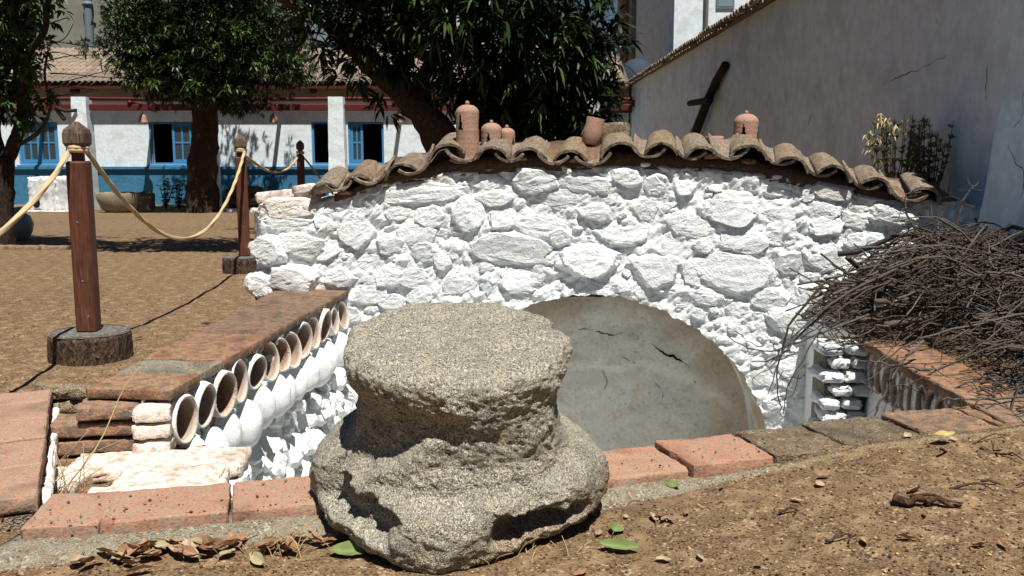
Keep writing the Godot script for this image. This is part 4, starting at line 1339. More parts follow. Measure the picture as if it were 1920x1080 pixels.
# ---------------------------------------------------------------- taller buildings behind
func build_town() -> void:
	var a := thing("beige_block", "tall plain beige building rising behind the low house roof, behind the trees", "building", V(-14, -1, 32))
	var b := MB.new()
	var o := V(-14, -1, 32)
	b.box(V(-30, -1, 44) - o, V(-4.9, 11, 32) - o)
	part(a, "wall", b.mesh(false), M.beige)
	for q in [[-17.6, 4.4], [-11.2, 6.9], [-6.55, 4.4], [-6.4, 5.6]]:
		var w := MB.new()
		w.box(V(q[0], q[1], 32.0) - o, V(q[0] + 1.0, q[1] + 1.0, 31.95) - o)
		var f := part(a, "window", w.mesh(false), M.grey_metal)
		var g := MB.new()
		g.box(V(q[0] + 0.08, q[1] + 0.08, 31.96) - o, V(q[0] + 0.92, q[1] + 0.92, 31.94) - o)
		part(f, "pane", g.mesh(false), M.glazed)
	var pipe := MB.new()
	pipe.tube([V(-13.65, 3.2, 31.85) - o, V(-13.65, 9, 31.85) - o], [0.13, 0.13], 10)
	pipe.tube([V(-13.65, 5.6, 31.85) - o, V(-13.65, 5.72, 31.85) - o], [0.17, 0.17], 10)
	part(a, "drain_pipe", pipe.mesh(), M.grey_metal)
	var r := thing("corner_building", "tall white building corner beyond the tiled eave with a sunlit front and shaded side", "building", V(7, -1, 36))
	var ro := V(7, -1, 36)
	var c := MB.new()
	c.box(V(4.92, -1, 46) - ro, V(14, 14, 30) - ro)
	part(r, "wall", c.mesh(false), M.plaster)
	var panel := MB.new()
	panel.box(V(4.75, 4.6, 44.6) - ro, V(4.918, 14, 39.2) - ro)
	part(r, "side_bay", panel.mesh(false), M.beige)
	for k in 26:
		var bk := MB.new()
		bk.box(V(4.66, 4.65 + k * 0.36, 42.3) - ro, V(4.748, 4.65 + k * 0.36 + 0.31, 40.3) - ro, Color(0.55, 0.42, 0.38))
		part(r, "brick_course", bk.mesh(false), M.terracotta)
	for q in [[6.18, 5.25, 0.55, 1.0]]:
		var w := MB.new()
		w.box(V(q[0], q[1], 30.0) - ro, V(q[0] + q[2], q[1] + q[3], 29.95) - ro)
		var f := part(r, "window", w.mesh(false), M.grey_metal)
		var g := MB.new()
		g.box(V(q[0] + 0.06, q[1] + 0.06, 29.96) - ro, V(q[0] + q[2] - 0.06, q[1] + q[3], 29.94) - ro)
		part(f, "pane", g.mesh(false), M.glazed)
	var dp := MB.new()
	dp.tube([V(5.88, 3.0, 29.9) - ro, V(5.88, 9, 29.9) - ro], [0.06, 0.06], 8)
	part(r, "drain_pipe", dp.mesh(), M.grey_wood)
	var t := MB.new()
	var pf := []
	for i in 12:
		pf.append(Vector2(cos(i / 11.0 * PI / 2) * 0.62, sin(i / 11.0 * PI / 2) * 0.75))
	pf.push_front(Vector2(0.62, -2.2))
	t.lathe(pf, 26)
	solo("roof_tank", t.mesh(), M.tank, "grey blue domed water tank behind the low house roof, left of the tall white wall", "tank", Transform3D(Basis(), V(3.95, 3.12, 31)))
	var far := thing("red_roof_house", "brick red roofed house glimpsed through the dark tree beside the corner building", "house", V(3, -1, 46))
	var fo := V(3, -1, 46)
	var fw := MB.new()
	fw.box(V(-2, -1, 52) - fo, V(4.4, 4.9, 46) - fo)
	part(far, "wall", fw.mesh(false), M.band)
	var fr := MB.new()
	fr.q4(V(-2.3, 4.8, 45.6) - fo, V(4.6, 4.8, 45.6) - fo, V(4.6, 6.6, 49) - fo, V(-2.3, 6.6, 49) - fo)
	fr.q4(V(4.6, 4.8, 52.4) - fo, V(-2.3, 4.8, 52.4) - fo, V(-2.3, 6.6, 49) - fo, V(4.6, 6.6, 49) - fo)
	part(far, "roof", fr.mesh(false), M.terracotta)

# ---------------------------------------------------------------- trees
# sprays of leaves spread through ellipsoids: [centre, radii, sprays]
func crown(blobs: Array, per: int, l: float, w: float, droop: float, cols: Array, fan := 1.0) -> ArrayMesh:
	var b := MB.new()
	for bl in blobs:
		for s in bl[2]:
			var d := Vector3(rng.randfn(), rng.randfn(), rng.randfn()).normalized()
			var rr := pow(rng.randf(), 0.42)
			rr *= 1.0 + 0.35 * fb(bl[0] + d * 2.0, 1.3)
			var at: Vector3 = bl[0] + d * rr * bl[1]
			var out := (d + Vector3(0, 0.15, 0) + Vector3(rng.randfn(), rng.randfn(), rng.randfn()) * 0.6).normalized()
			leaf_spray(b, at, out, per, l, w, droop, cols, fan)
	return b.mesh()

func leaf_spray(b: MB, at: Vector3, out: Vector3, per: int, l: float, w: float, droop: float, cols: Array, fan := 1.0) -> void:
	var c: Color = cols[rng.randi() % cols.size()]
	for k in per:
		var dir := (out + Vector3(rng.randfn(), rng.randfn(), rng.randfn()) * 0.75 * fan).normalized()
		var nrm := (Vector3(0, 1, 0) + Vector3(rng.randfn(), rng.randfn(), rng.randfn()) * 0.35).normalized()
		nrm = (nrm - dir * nrm.dot(dir)).normalized()
		var t := rnd(0.75, 1.25)
		leaf_strip(b, at + dir * 0.02 + out * l * 0.5 * (float(k) / per), dir, nrm, l * rnd(0.7, 1.15), w * rnd(0.8, 1.15), droop, Color(c.r * t, c.g * t, c.b * t))

func limb(root: Node3D, ctrl: Array, r0: float, r1: float, called := "limb", n := 22, tone := Color.WHITE) -> void:
	var b := MB.new()
	b.tube(curve_pts(ctrl, n), taper(r0, r1, n), 12, tone, 0.0, 0.0, true, nz, 0.3)
	part(root, called, b.mesh(), M.bark)

func build_trees() -> void:
	# the leaning long-leaved tree behind the arched wall
	var t := thing("leaning_tree", "dark evergreen tree with long drooping leaves and a leaning forked trunk behind the arched wall", "tree", V(-0.6, 0, 12.2))
	var o := V(-0.6, 0, 12.2)
	limb(t, [V(-0.55, -0.2, 12.3) - o, V(-0.75, 0.7, 12.2) - o, V(-0.98, 1.3, 12.0) - o, V(-1.35, 1.72, 12.0) - o, V(-1.75, 2.1, 11.8) - o, V(-2.2, 2.55, 11.6) - o, V(-2.6, 3.3, 11.2) - o], 0.27, 0.07, "trunk", 30, Color(0.62, 0.62, 0.62))
	limb(t, [V(-1.05, 1.45, 12.0) - o, V(-1.12, 1.85, 12.2) - o, V(-1.02, 2.1, 12.3) - o, V(-1.25, 2.3, 12.4) - o, V(-1.5, 2.9, 12.4) - o], 0.11, 0.05)
	limb(t, [V(-0.62, 0.3, 12.3) - o, V(-0.5, 1.1, 12.4) - o, V(-0.2, 1.7, 12.4) - o, V(0.1, 2.3, 12.4) - o, V(0.25, 3.2, 12.2) - o], 0.2, 0.05)
	limb(t, [V(-0.42, 1.25, 12.4) - o, V(0.25, 1.55, 12.3) - o, V(0.75, 1.9, 12.0) - o, V(1.1, 2.4, 11.8) - o], 0.1, 0.03)
	limb(t, [V(-2.1, 2.45, 11.6) - o, V(-2.5, 2.62, 11.2) - o, V(-3.0, 3.0, 10.8) - o], 0.06, 0.03)
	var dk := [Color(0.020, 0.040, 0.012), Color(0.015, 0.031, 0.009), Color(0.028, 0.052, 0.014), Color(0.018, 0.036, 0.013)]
	var blobs := [[V(0.0, 2.1, 12.2), Vector3(1.0, 0.75, 1.0), 330], [V(0.5, 1.95, 12.2), Vector3(0.65, 0.75, 0.8), 190], [V(0.95, 1.5, 12.0), Vector3(0.35, 0.42, 0.5), 95], [V(0.3, 1.45, 12.4), Vector3(0.85, 0.42, 0.7), 230], [V(-1.3, 2.75, 12.0), Vector3(0.9, 0.5, 1.0), 190], [V(-0.3, 2.6, 11.6), Vector3(1.2, 0.5, 0.8), 200], [V(0.1, 3.2, 12.0), Vector3(1.2, 0.9, 1.3), 330], [V(-1.6, 3.5, 11.6), Vector3(1.6, 0.8, 1.3), 300], [V(-2.3, 2.75, 11.6), Vector3(0.5, 0.3, 0.5), 45], [V(-0.55, 1.9, 12.3), Vector3(0.35, 0.35, 0.4), 40], [V(0.95, 2.3, 12), Vector3(0.38, 0.5, 0.6), 70], [V(-1.95, 1.95, 11.9), Vector3(0.22, 0.25, 0.3), 12], [V(-1.6, 1.5, 12.1), Vector3(0.12, 0.28, 0.2), 7], [V(-2.35, 2.25, 11.5), Vector3(0.28, 0.18, 0.3), 14], [V(-1.55, 2.2, 11.6), Vector3(0.4, 0.3, 0.25), 42], [V(-1.15, 2.15, 11.7), Vector3(0.35, 0.3, 0.3), 34], [V(-2.0, 2.5, 11.4), Vector3(0.5, 0.25, 0.3), 34], [V(-0.9, 1.75, 11.9), Vector3(0.2, 0.22, 0.2), 10]]
	for bl in blobs:
		bl[0] -= o
	part(t, "crown", crown(blobs, 9, 0.21, 0.042, 0.3, dk), M.leaf).set_meta("kind", "stuff")
	# outer whorls one by one, in lighter green: sunlight put into their colour
	for k in 70:
		var q: Array = blobs[[0, 1, 3, 4, 5, 0, 5][k % 7]]
		var dr := Vector3(rnd(-1, 1), rnd(-0.9, 0.8), rnd(0.35, 1.0)).normalized()
		var m := MB.new()
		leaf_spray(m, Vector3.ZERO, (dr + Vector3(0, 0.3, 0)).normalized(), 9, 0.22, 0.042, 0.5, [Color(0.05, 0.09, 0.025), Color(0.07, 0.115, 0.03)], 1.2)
		part(t, "leaf_whorl", m.mesh(), M.leaf, Transform3D(Basis(), q[0] + dr * q[1] * 0.98))
	# the feathery tree with the straight trunk
	var p := thing("pepper_tree", "dense dark green tree with fine leaves and a thick straight trunk before the low house", "tree", V(-6.92, -0.37, 21.5))
	var po := V(-6.92, -0.37, 21.5)
	var tr := MB.new()
	tr.tube(curve_pts([Vector3(0, -0.1, 0), Vector3(0.02, 0.25, 0), Vector3(0.06, 0.9, 0), Vector3(0.12, 1.8, 0), Vector3(0.1, 3.4, 0)], 24), [0.56, 0.5, 0.44, 0.41, 0.39, 0.37, 0.36, 0.35, 0.34, 0.33, 0.32, 0.31, 0.31, 0.3, 0.3, 0.3, 0.29, 0.28, 0.27, 0.26, 0.25, 0.24, 0.23, 0.22, 0.2], 26, Color(0.62, 0.55, 0.5), 0.07, 0.4, true, nz, 0.34)
	part(p, "trunk", tr.mesh(), M.bark)
	for q in [[Vector3(-1.4, 3.4, 0.3)], [Vector3(1.5, 3.3, 0.4)], [Vector3(-0.4, 4.6, -0.3)], [Vector3(0.9, 4.4, 0.6)], [Vector3(-0.8, 3.0, 0.9)]]:
		limb(p, [Vector3(0.1, 2.2, 0), Vector3(0.1, 2.2, 0).lerp(q[0], 0.5) + Vector3(0, 0.2, 0), q[0]], 0.15, 0.05)
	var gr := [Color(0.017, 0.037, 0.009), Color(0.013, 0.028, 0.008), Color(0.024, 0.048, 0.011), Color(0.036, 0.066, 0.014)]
	var pb := [[Vector3(0.25, 3.9, 0), Vector3(1.85, 1.1, 1.7), 2300], [Vector3(-0.85, 3.6, 0.3), Vector3(1.05, 0.9, 1.2), 1000], [Vector3(1.5, 3.6, 0.2), Vector3(1.2, 0.95, 1.2), 850], [Vector3(0.4, 5.2, 0), Vector3(2.0, 1.2, 2.0), 1700], [Vector3(0.1, 2.85, 0.4), Vector3(1.5, 0.55, 1.2), 700], [Vector3(2.15, 3.2, 0.2), Vector3(0.5, 0.4, 0.5), 160], [Vector3(-1.3, 4.5, 0.3), Vector3(0.5, 0.6, 0.7), 180], [Vector3(-2.15, 3.55, 0.4), Vector3(0.3, 0.15, 0.4), 26], [Vector3(1.0, 2.45, 0.4), Vector3(0.7, 0.3, 0.6), 120]]
	part(p, "crown", crown(pb, 9, 0.125, 0.03, 0.25, gr), M.leaf).set_meta("kind", "stuff")
	for k in 60:
		var q: Array = pb[[0, 1, 2, 5, 6, 4][k % 6]]
		var dr := Vector3(rnd(-1, 1), rnd(-0.6, 0.9), rnd(0.2, 1.0)).normalized()
		var m := MB.new()
		for z in 5:
			leaf_spray(m, Vector3(rnd(-0.15, 0.15), rnd(-0.1, 0.1), rnd(-0.1, 0.1)), (dr + Vector3(0, 0.2, 0)).normalized(), 8, 0.14, 0.03, 0.3, [Color(0.07, 0.13, 0.028), Color(0.09, 0.155, 0.03)], 1.0)  # far lighter green than the crown: sunlit look painted into these sprays
		part(p, "leaf_spray", m.mesh(), M.leaf, Transform3D(Basis(), q[0] + dr * q[1]))
	# the slim tree at the left edge
	var s := thing("slim_tree", "slim forked tree with loose bright leaves at the left edge, before the low house", "tree", V(-5.3, -0.02, 10))
	var so := V(-5.3, -0.02, 10)
	limb(s, [V(-5.32, -0.15, 10) - so, V(-5.3, 0.4, 10) - so, V(-5.24, 0.95, 10) - so], 0.125, 0.10, "trunk", 14, Color(0.45, 0.42, 0.42))
	limb(s, [V(-5.25, 0.85, 10) - so, V(-5.05, 1.25, 10) - so, V(-4.95, 1.7, 9.9) - so, V(-4.93, 2.4, 9.8) - so, V(-4.7, 3.2, 9.5) - so], 0.075, 0.03, "limb", 20, Color(0.45, 0.42, 0.42))
	limb(s, [V(-5.26, 0.85, 10) - so, V(-5.35, 1.3, 10.1) - so, V(-5.15, 1.75, 10.2) - so, V(-5.2, 2.6, 10.2) - so], 0.06, 0.03, "limb", 18, Color(0.45, 0.42, 0.42))
	limb(s, [V(-5.2, 1.0, 10) - so, V(-4.85, 1.18, 9.95) - so, V(-4.68, 1.45, 9.9) - so, V(-4.72, 1.75, 9.9) - so, V(-4.65, 2.05, 9.9) - so], 0.024, 0.01, "branch", 18, Color(1.2, 1.15, 1.1))
	limb(s, [V(-4.95, 1.9, 9.9) - so, V(-4.6, 2.15, 9.7) - so, V(-4.4, 2.5, 9.5) - so, V(-3.6, 2.9, 9.0) - so, V(-3.0, 3.2, 8.7) - so], 0.035, 0.02, "branch", 20, Color(0.5, 0.45, 0.45))
	limb(s, [V(-5.5, 1.0, 10) - so, V(-5.62, 1.5, 10) - so, V(-5.7, 2.2, 10) - so], 0.05, 0.02, "limb", 12, Color(0.45, 0.42, 0.42))
	for k in 9:
		var a := V(-4.75 + rnd(-0.1, 0.1), 1.5 + k * 0.09, 9.9) - so
		limb(s, [a, a + Vector3(rnd(0.15, 0.3), rnd(-0.05, 0.15), rnd(-0.1, 0.1)), a + Vector3(rnd(0.35, 0.75), rnd(-0.25, 0.25), rnd(-0.2, 0.2))], 0.007, 0.003, "twig", 8, Color(0.8, 0.75, 0.7))
	var lt := [Color(0.06, 0.115, 0.03), Color(0.04, 0.08, 0.022), Color(0.09, 0.155, 0.04), Color(0.03, 0.06, 0.018)]
	var sb := [[V(-5.5, 1.9, 10.1), Vector3(0.42, 0.6, 0.5), 190], [V(-5.25, 2.3, 10), Vector3(0.5, 0.45, 0.5), 190], [V(-5.1, 1.6, 10.1), Vector3(0.32, 0.35, 0.4), 42], [V(-5.0, 2.7, 9.8), Vector3(0.7, 0.5, 0.6), 140], [V(-4.8, 1.95, 9.8), Vector3(0.22, 0.25, 0.3), 18], [V(-5.75, 2.7, 10), Vector3(0.6, 0.6, 0.6), 110], [V(-4.62, 2.45, 9.6), Vector3(0.25, 0.1, 0.2), 9], [V(-4.75, 1.5, 9.85), Vector3(0.15, 0.1, 0.15), 5], [V(-5.0, 1.35, 10), Vector3(0.2, 0.12, 0.2), 10],
		[V(-3.1, 3.35, 8.6), Vector3(0.85, 0.3, 0.6), 420], [V(-2.3, 3.4, 8.6), Vector3(0.6, 0.25, 0.5), 240], [V(-4.2, 3.2, 9.0), Vector3(0.6, 0.3, 0.45), 150], [V(-2.9, 3.5, 9.3), Vector3(1.0, 0.25, 0.5), 220]]
	for bl in sb:
		bl[0] -= so
	part(s, "crown", crown(sb, 9, 0.10, 0.038, 0.35, lt, 1.3), M.leaf).set_meta("kind", "stuff")
	for k in 60:
		var q: Array = sb[k % 6]
		var dr := Vector3(rnd(-1, 1), rnd(-0.9, 0.9), rnd(0.1, 1.0)).normalized()
		var m := MB.new()
		leaf_spray(m, Vector3.ZERO, (dr + Vector3(0, 0.2, 0)).normalized(), 9, 0.11, 0.042, 0.4, [Color(0.085, 0.15, 0.04), Color(0.1, 0.17, 0.045), Color(0.06, 0.11, 0.03)], 1.2)  # lit outer sprays: their sunlight is put into the leaf colour
		part(s, "leaf_spray", m.mesh(), M.leaf, Transform3D(Basis(), q[0] + dr * q[1]))
	var rb := MB.new()
	for k in 5:
		part(s, "edging_brick", worn_box(Vector3(0.26, 0.07, 0.12), 900 + k, 0.012, 0.005), M.brick, Transform3D(Basis(Vector3(0, 1, 0), 0.1), V(-5.75 + k * 0.27, 0.0, 9.86 - k * 0.02) - so))

# ---------------------------------------------------------------- the granite capital
func build_capital() -> void:
	var b := MB.new()
	var seg := 320
	var prof := [Vector2(0.02, 0.0), Vector2(0.25, 0.0), Vector2(0.355, 0.008), Vector2(0.382, 0.03), Vector2(0.390, 0.06), Vector2(0.386, 0.10), Vector2(0.368, 0.138), Vector2(0.334, 0.170), Vector2(0.288, 0.193), Vector2(0.264, 0.222), Vector2(0.254, 0.26), Vector2(0.252, 0.30), Vector2(0.254, 0.335), Vector2(0.265, 0.36), Vector2(0.277, 0.38), Vector2(0.284, 0.403), Vector2(0.285, 0.427), Vector2(0.276, 0.449), Vector2(0.253, 0.463), Vector2(0.20, 0.470), Vector2(0.10, 0.473), Vector2(0.0, 0.474)]
	var rows := 210
	var line := []
	for i in rows + 1:
		var t := float(i) / rows * (prof.size() - 1)
		var k := mini(int(t), prof.size() - 2)
		line.append(prof[k].cubic_interpolate(prof[k + 1], prof[maxi(k - 1, 0)], prof[mini(k + 2, prof.size() - 1)], t - k))
	# the square foot has one blunt corner towards the camera; angle 0 is +x, growing towards the camera
	var corner := deg_to_rad(95.0)
	for i in rows + 1:
		var q: Vector2 = line[i]
		for k in seg:
			var a := TAU * k / seg
			var r := q.x
			var y := q.y
			var sq := sstep(0.22, 0.10, y)
			var da := fposmod(a - corner + PI / 4, PI / 2) - PI / 4  # angle from the nearest corner
			var sr := 0.93 / pow(pow(absf(cos(da + PI / 4)), 2.7) + pow(absf(sin(da + PI / 4)), 2.7), 1.0 / 2.7)
			r *= lerpf(1.0, sr, sq)
			var fa := wrapf(a - corner, -PI, PI)
			r *= 1.0 - 0.07 * exp(-pow(fa / 0.3, 2)) * sq
			# left of the corner: a level ledge cut along the face; right of it: a slanting hollow
			var wob := 0.10 * fb(Vector3(y * 9.0, 1.0, 0.0), 1.3)
			var lf := sstep(0.22 + wob, 0.40 + wob, fa) * sstep(1.22, 1.0, fa)
			var jag := 0.008 * fb(Vector3(fa * 3.0, y * 4.0, 2.0), 1.6) + 0.006 * fb(Vector3(fa * 3.0, y * 4.0, 5.0), 5.0)
			var top := 0.155 + 0.035 * sstep(0.3, 1.1, fa) + jag * 1.5
			var cut := lf * sstep(0.060 + jag, 0.090 + jag, y) * sstep(top, top - 0.03, y) * 0.06
			var up := lerpf(0.145, 0.095, clampf((-fa - 0.35) / 0.8, 0.0, 1.0)) + jag * 1.6
			var rf := sstep(-0.32 + wob, -0.52 + wob, fa) * sstep(-1.28, -1.05, fa)
			cut += rf * sstep(0.036 + jag, 0.062 + jag, y) * sstep(up, up - 0.03, y) * 0.08
			cut += sstep(0.02, 0.0, y) * 0.04
			r += 0.02 * exp(-pow((fa - 0.02) / 0.3, 2)) * sstep(0.2, 0.1, y) * sstep(0.0, 0.03, y)
			# right of a slanting ridge the neck is hardly hollowed
			var ridge := lerpf(0.80, -0.05, clampf((y - 0.18) / 0.17, 0.0, 1.0))
			var full := lerp_list([[0.0, 0.0], [0.11, 0.375], [0.15, 0.340], [0.19, 0.308], [0.24, 0.287], [0.31, 0.276], [0.36, 0.276], [0.40, 0.284], [0.6, 0.0]], y)
			if y > 0.12 and y < 0.40:
				r = lerpf(r, maxf(r, full), sstep(ridge + 0.10, ridge - 0.18, fa) * sstep(-1.6, -1.0, fa))
			r -= cut * sstep(0.1, 0.25, q.x)
			var dir := Vector3(cos(a), 0, sin(a))
			var p := dir * r + Vector3(0, y, 0)
			var nrm := (dir * (0.2 + r) + Vector3(0, (y - 0.25) * 1.2, 0)).normalized()
			p += nrm * (0.030 * fb(p, 2.4) + 0.014 * fb(p + Vector3(4, 0, 0), 7.0) + 0.006 * fb(p, 24.0) + 0.0045 * fb(p, 60.0)) * minf(1.0, r * 8.0)
			# brown earth stain low on the right, paler lichen in places
			var kk := 0.5 + fb(p + Vector3(9, 0, 0), 3.0)
			var tone := Color(1, 1, 1).lerp(Color(0.72, 0.50, 0.33), sstep(0.16, 0.03, p.y) * sstep(0.25, -0.6, fa) * clampf(kk + 0.35, 0, 1))
			tone = tone * (1.0 + 0.35 * fb(p + Vector3(2, 8, 1), 4.0) + 0.22 * fb(p + Vector3(1, 3, 7), 14.0))
			tone = tone.lerp(Color(1.28, 1.22, 1.1), clampf(sstep(0.5, 0.9, kk) * 0.7, 0, 1))
			b.p(p, tone)
	for i in rows:
		for k in seg:
			var a0 := i * seg + k
			var a1 := i * seg + (k + 1) % seg
			b.quad(a0, a0 + seg, a1 + seg, a1)
	var bs := Basis(Vector3(1, 0, 0), deg_to_rad(12.0)) * Basis(Vector3(0, 0, 1), deg_to_rad(-0.5))
	solo("stone_capital", b.mesh(), M.granite, "weathered granite column capital with a round top and square notched foot on the dirt", "column capital", Transform3D(bs * Basis.from_scale(Vector3(1.02, 1.02, 1.02)), V(-0.150, 0.056, 2.565)))

# ---------------------------------------------------------------- posts and rope
func build_barrier() -> void:
	var spots := [[-2.045, 4.567, 0.0, 0.186, 0.135, 0.875], [-2.235, 7.985, 0.0, 0.185, 0.125, 0.88], [-2.62, 12.0, -0.05, 0.19, 0.12, 0.93]]
	var labels := ["nearest reddish wooden post with pointed cap set in a barked log stump", "reddish wooden post with pointed cap beside the left end of the arched wall", "farthest wooden rope post, its lower part hidden by the arched wall"]
	for k in 3:
		var s: Array = spots[k]
		var root := thing("rope_post", labels[k], "post", V(s[0], s[2], s[1]), "posts of the rope barrier")
		var hs: float = s[4]
		var st := MB.new()
		var rr: float = s[3]
		for i in 11:
			var f := i / 10.0
			for q in 64:
				var a := TAU * q / 64
				var n := 0.012 * fb(Vector3(cos(a) * 3 + k, f * 0.6, sin(a) * 3), 1.0) + 0.007 * fb(Vector3(cos(a) * 12, f * 1.5 + k, sin(a) * 12), 1.0)
				var r: float = rr * (1.0 + 0.05 * fb(Vector3(cos(a), k * 3.0, sin(a)), 0.9)) + n
				if i == 10:
					r -= 0.012
				st.p(Vector3(cos(a) * r, f * hs - 0.03 * (1.0 if i == 0 else 0.0), sin(a) * r), Color(1.0, 0.92, 0.85))
		for i in 10:
			for q in 64:
				var a0 := i * 64 + q
				var a1 := i * 64 + (q + 1) % 64
				st.quad(a0, a0 + 64, a1 + 64, a1)
		part(root, "stump_bark", st.mesh(), M.bark)
		var tp := MB.new()
		var c0 := tp.p(Vector3(0, hs + 0.001, 0), Color(0.9, 0.95, 0.98))
		for j in 5:
			for q in 64:
				var a := TAU * q / 64
				var r: float = (rr * (1.0 + 0.05 * fb(Vector3(cos(a), k * 3.0, sin(a)), 0.9)) - 0.003) * (j + 1) / 5.0
				tp.p(Vector3(cos(a) * r, hs + 0.002 - (0.006 if j == 4 else 0.0) + 0.002 * fb(Vector3(cos(a) * r * 10, 0, sin(a) * r * 10), 2.0), sin(a) * r), Color(0.9, 0.95, 0.98))
		for q in 64:
			tp.tri(c0, 1 + q, 1 + (q + 1) % 64)
			for j in 4:
				var a0 := 1 + j * 64 + q
				var a1 := 1 + j * 64 + (q + 1) % 64
				tp.quad(a0, a1, a1 + 64, a0 + 64)
		part(root, "stump_top", tp.mesh(), M.grey_wood)
		var tilt := Basis(Vector3(0, 1, 0), [0.05, 0.3, 0.2][k])
		var sh := MB.new()
		var h1: float = hs + s[5]
		sh.obox(Transform3D(tilt, Vector3(0, (hs + h1 - 0.06) / 2, 0)), Vector3(0.092, h1 - 0.06 - hs, 0.092), Color.WHITE, 0.009)
		part(root, "shaft", sh.mesh(false), M.wood)
		var nk := MB.new()
		nk.tube([Vector3(0, h1 - 0.07, 0), Vector3(0, h1 + 0.05, 0)], [0.03, 0.03], 14)
		part(root, "neck", nk.mesh(), M.wood)
		var cap := MB.new()
		var cb := Transform3D(tilt, Vector3(0, h1 + 0.012, 0))
		var w := 0.049
		var ring := []
		for lv in [[-0.005, 0.040], [0.012, w], [0.055, w], [0.075, 0.044], [0.112, 0.008]]:
			var row := []
			for cn in [Vector2(-1, -1), Vector2(1, -1), Vector2(1, 1), Vector2(-1, 1)]:
				row.append(cb * Vector3(cn.x * lv[1], lv[0], cn.y * lv[1]))
			ring.append(row)
		for i in 4:
			for q in 4:
				cap.q4(ring[i][q], ring[i + 1][q], ring[i + 1][(q + 1) % 4], ring[i][(q + 1) % 4])
		cap.q4(ring[4][0], ring[4][3], ring[4][2], ring[4][1])
		cap.q4(ring[0][0], ring[0][1], ring[0][2], ring[0][3])
		part(root, "cap", cap.mesh(false), M.old_wood)
		for q in [[0.1, 0.05], [-0.02, 0.5], [0.01, 0.22]]:
			var nl := MB.new()
			nl.obox(Transform3D(tilt, tilt * Vector3(q[0] * 0.2, hs + q[1] + 0.03, 0.0465)), Vector3(0.008, 0.008, 0.004), Color(2.2, 2.2, 2.2))
			part(root, "nail_head", nl.mesh(false), M.grey_metal)
	var ends := [V(-1.90, 1.03, 1.25), V(-2.045, 1.008, 4.567), V(-2.235, 1.003, 7.985), V(-2.62, 0.975, 12.0), V(-2.32, 0.30, 13.0)]
	var sag := [0.46, 0.57, 0.21, 0.03]
	var names := ["thick pale rope sagging from the nearest post out of the left edge", "thick pale rope hanging in a deep loop between the two nearer posts", "thick pale rope hanging in a shallow loop to the farthest post", "end of the pale rope running down from the farthest post behind the wall"]
	for k in 4:
		var pts := []
		var n := 150 if k < 2 else 90
		var off := Vector3(0.0, 0.0, 0.0)
		for i in n + 1:
			var f := float(i) / n
			var p: Vector3 = ends[k].lerp(ends[k + 1], f)
			p.y -= 4.0 * f * (1 - f) * sag[k]
			p.x += 0.045 * (1.0 if k != 0 else -0.6) * (1.0 - pow(absf(2 * f - 1), 6.0)) * (1.0 if k == 1 else 0.3) + (0.035 if k == 1 else -0.035) * pow(absf(2 * f - 1), 6.0)
			pts.append(p)
		var rp := MB.new()
		var rad := []
		for i in n + 1:
			rad.append(0.0115)
		rp.tube(pts, rad, 15, Color.WHITE, 0.16, 95.0)
		solo("rope", rp.mesh(), M.rope, names[k], "rope", Transform3D(), "ropes of the barrier")
	for k in 3:
		var lp := []
		for i in 33:
			var a := TAU * i / 32.0 * 1.6
			lp.append(ends[k + 1] + Vector3(cos(a) * 0.040, -0.010 + 0.020 * i / 32.0, sin(a) * 0.040))
		var kn := MB.new()
		var rad := []
		for i in 33:
			rad.append(0.0115)
		kn.tube(lp, rad, 12, Color.WHITE, 0.15, 95.0)
		var lab: String = ["rope coil wound round the neck of the nearest post", "rope coil wound round the neck of the post beside the arched wall", "rope coil wound round the neck of the farthest post"][k]
		solo("rope_coil", kn.mesh(), M.rope, lab, "rope", Transform3D(), "rope coils on the posts")

# ---------------------------------------------------------------- clay pots on the tiles
func wall_at(u: float, y: float, w: float) -> Vector3:
	return V(-1.66, 0, 6.1) + Vector3(0.99495, 0, 0.10039) * u + Vector3(-0.10039, 0, 0.99495) * w + Vector3(0, y, 0)

func lantern(h: float, r: float, cut_lo: float, cut_hi: float, slots: int, turn: float) -> MB:
	var b := MB.new()
	var seg := 72
	var rows := 60
	var line := []
	for i in rows + 1:
		var f := float(i) / rows
		var y := f * h
		var rr := r
		var dome := h - r * 0.75
		if y > dome:
			var q := (y - dome) / (h - dome)
			rr = r * sqrt(maxf(0.0, 1.0 - q * q))
		rr *= 1.0 + 0.004 * sin(y * 200.0) + 0.03 * (f - 0.5)
		if absf(f - cut_lo) < 0.02:
			rr *= 1.02
		line.append(Vector2(rr, y))
	var skip := func(i: int, k: int) -> bool:
		var f := float(i) / rows
		if f < cut_lo or f >= cut_hi:
			return false
		var a := fposmod(float(k) / seg * slots + turn, 1.0)
		var half := lerpf(0.17, 0.02, (f - cut_lo) / (cut_hi - cut_lo)) * slots / 4.0
		return absf(a - 0.5) < half
	b.lathe(line, seg, Vector3.ZERO, Color.WHITE, skip)
	var inner := []
	for q in line:
		inner.append(Vector2(maxf(q.x - 0.007, 0.0), q.y - 0.004))
	inner.reverse()
	var skip2 := func(i: int, k: int) -> bool:
		return skip.call(rows - 1 - i, k)
	b.lathe(inner, seg, Vector3.ZERO, Color(0.55, 0.5, 0.5), skip2)
	return b

func knob(r: float) -> MB:
	var k := MB.new()
	var pr := []
	for i in 9:
		var t := i / 8.0 * PI
		pr.append(Vector2(sin(t) * r, -cos(t) * r))
	pr[0].x = r * 0.6
	k.lathe(pr, 14)
	return k

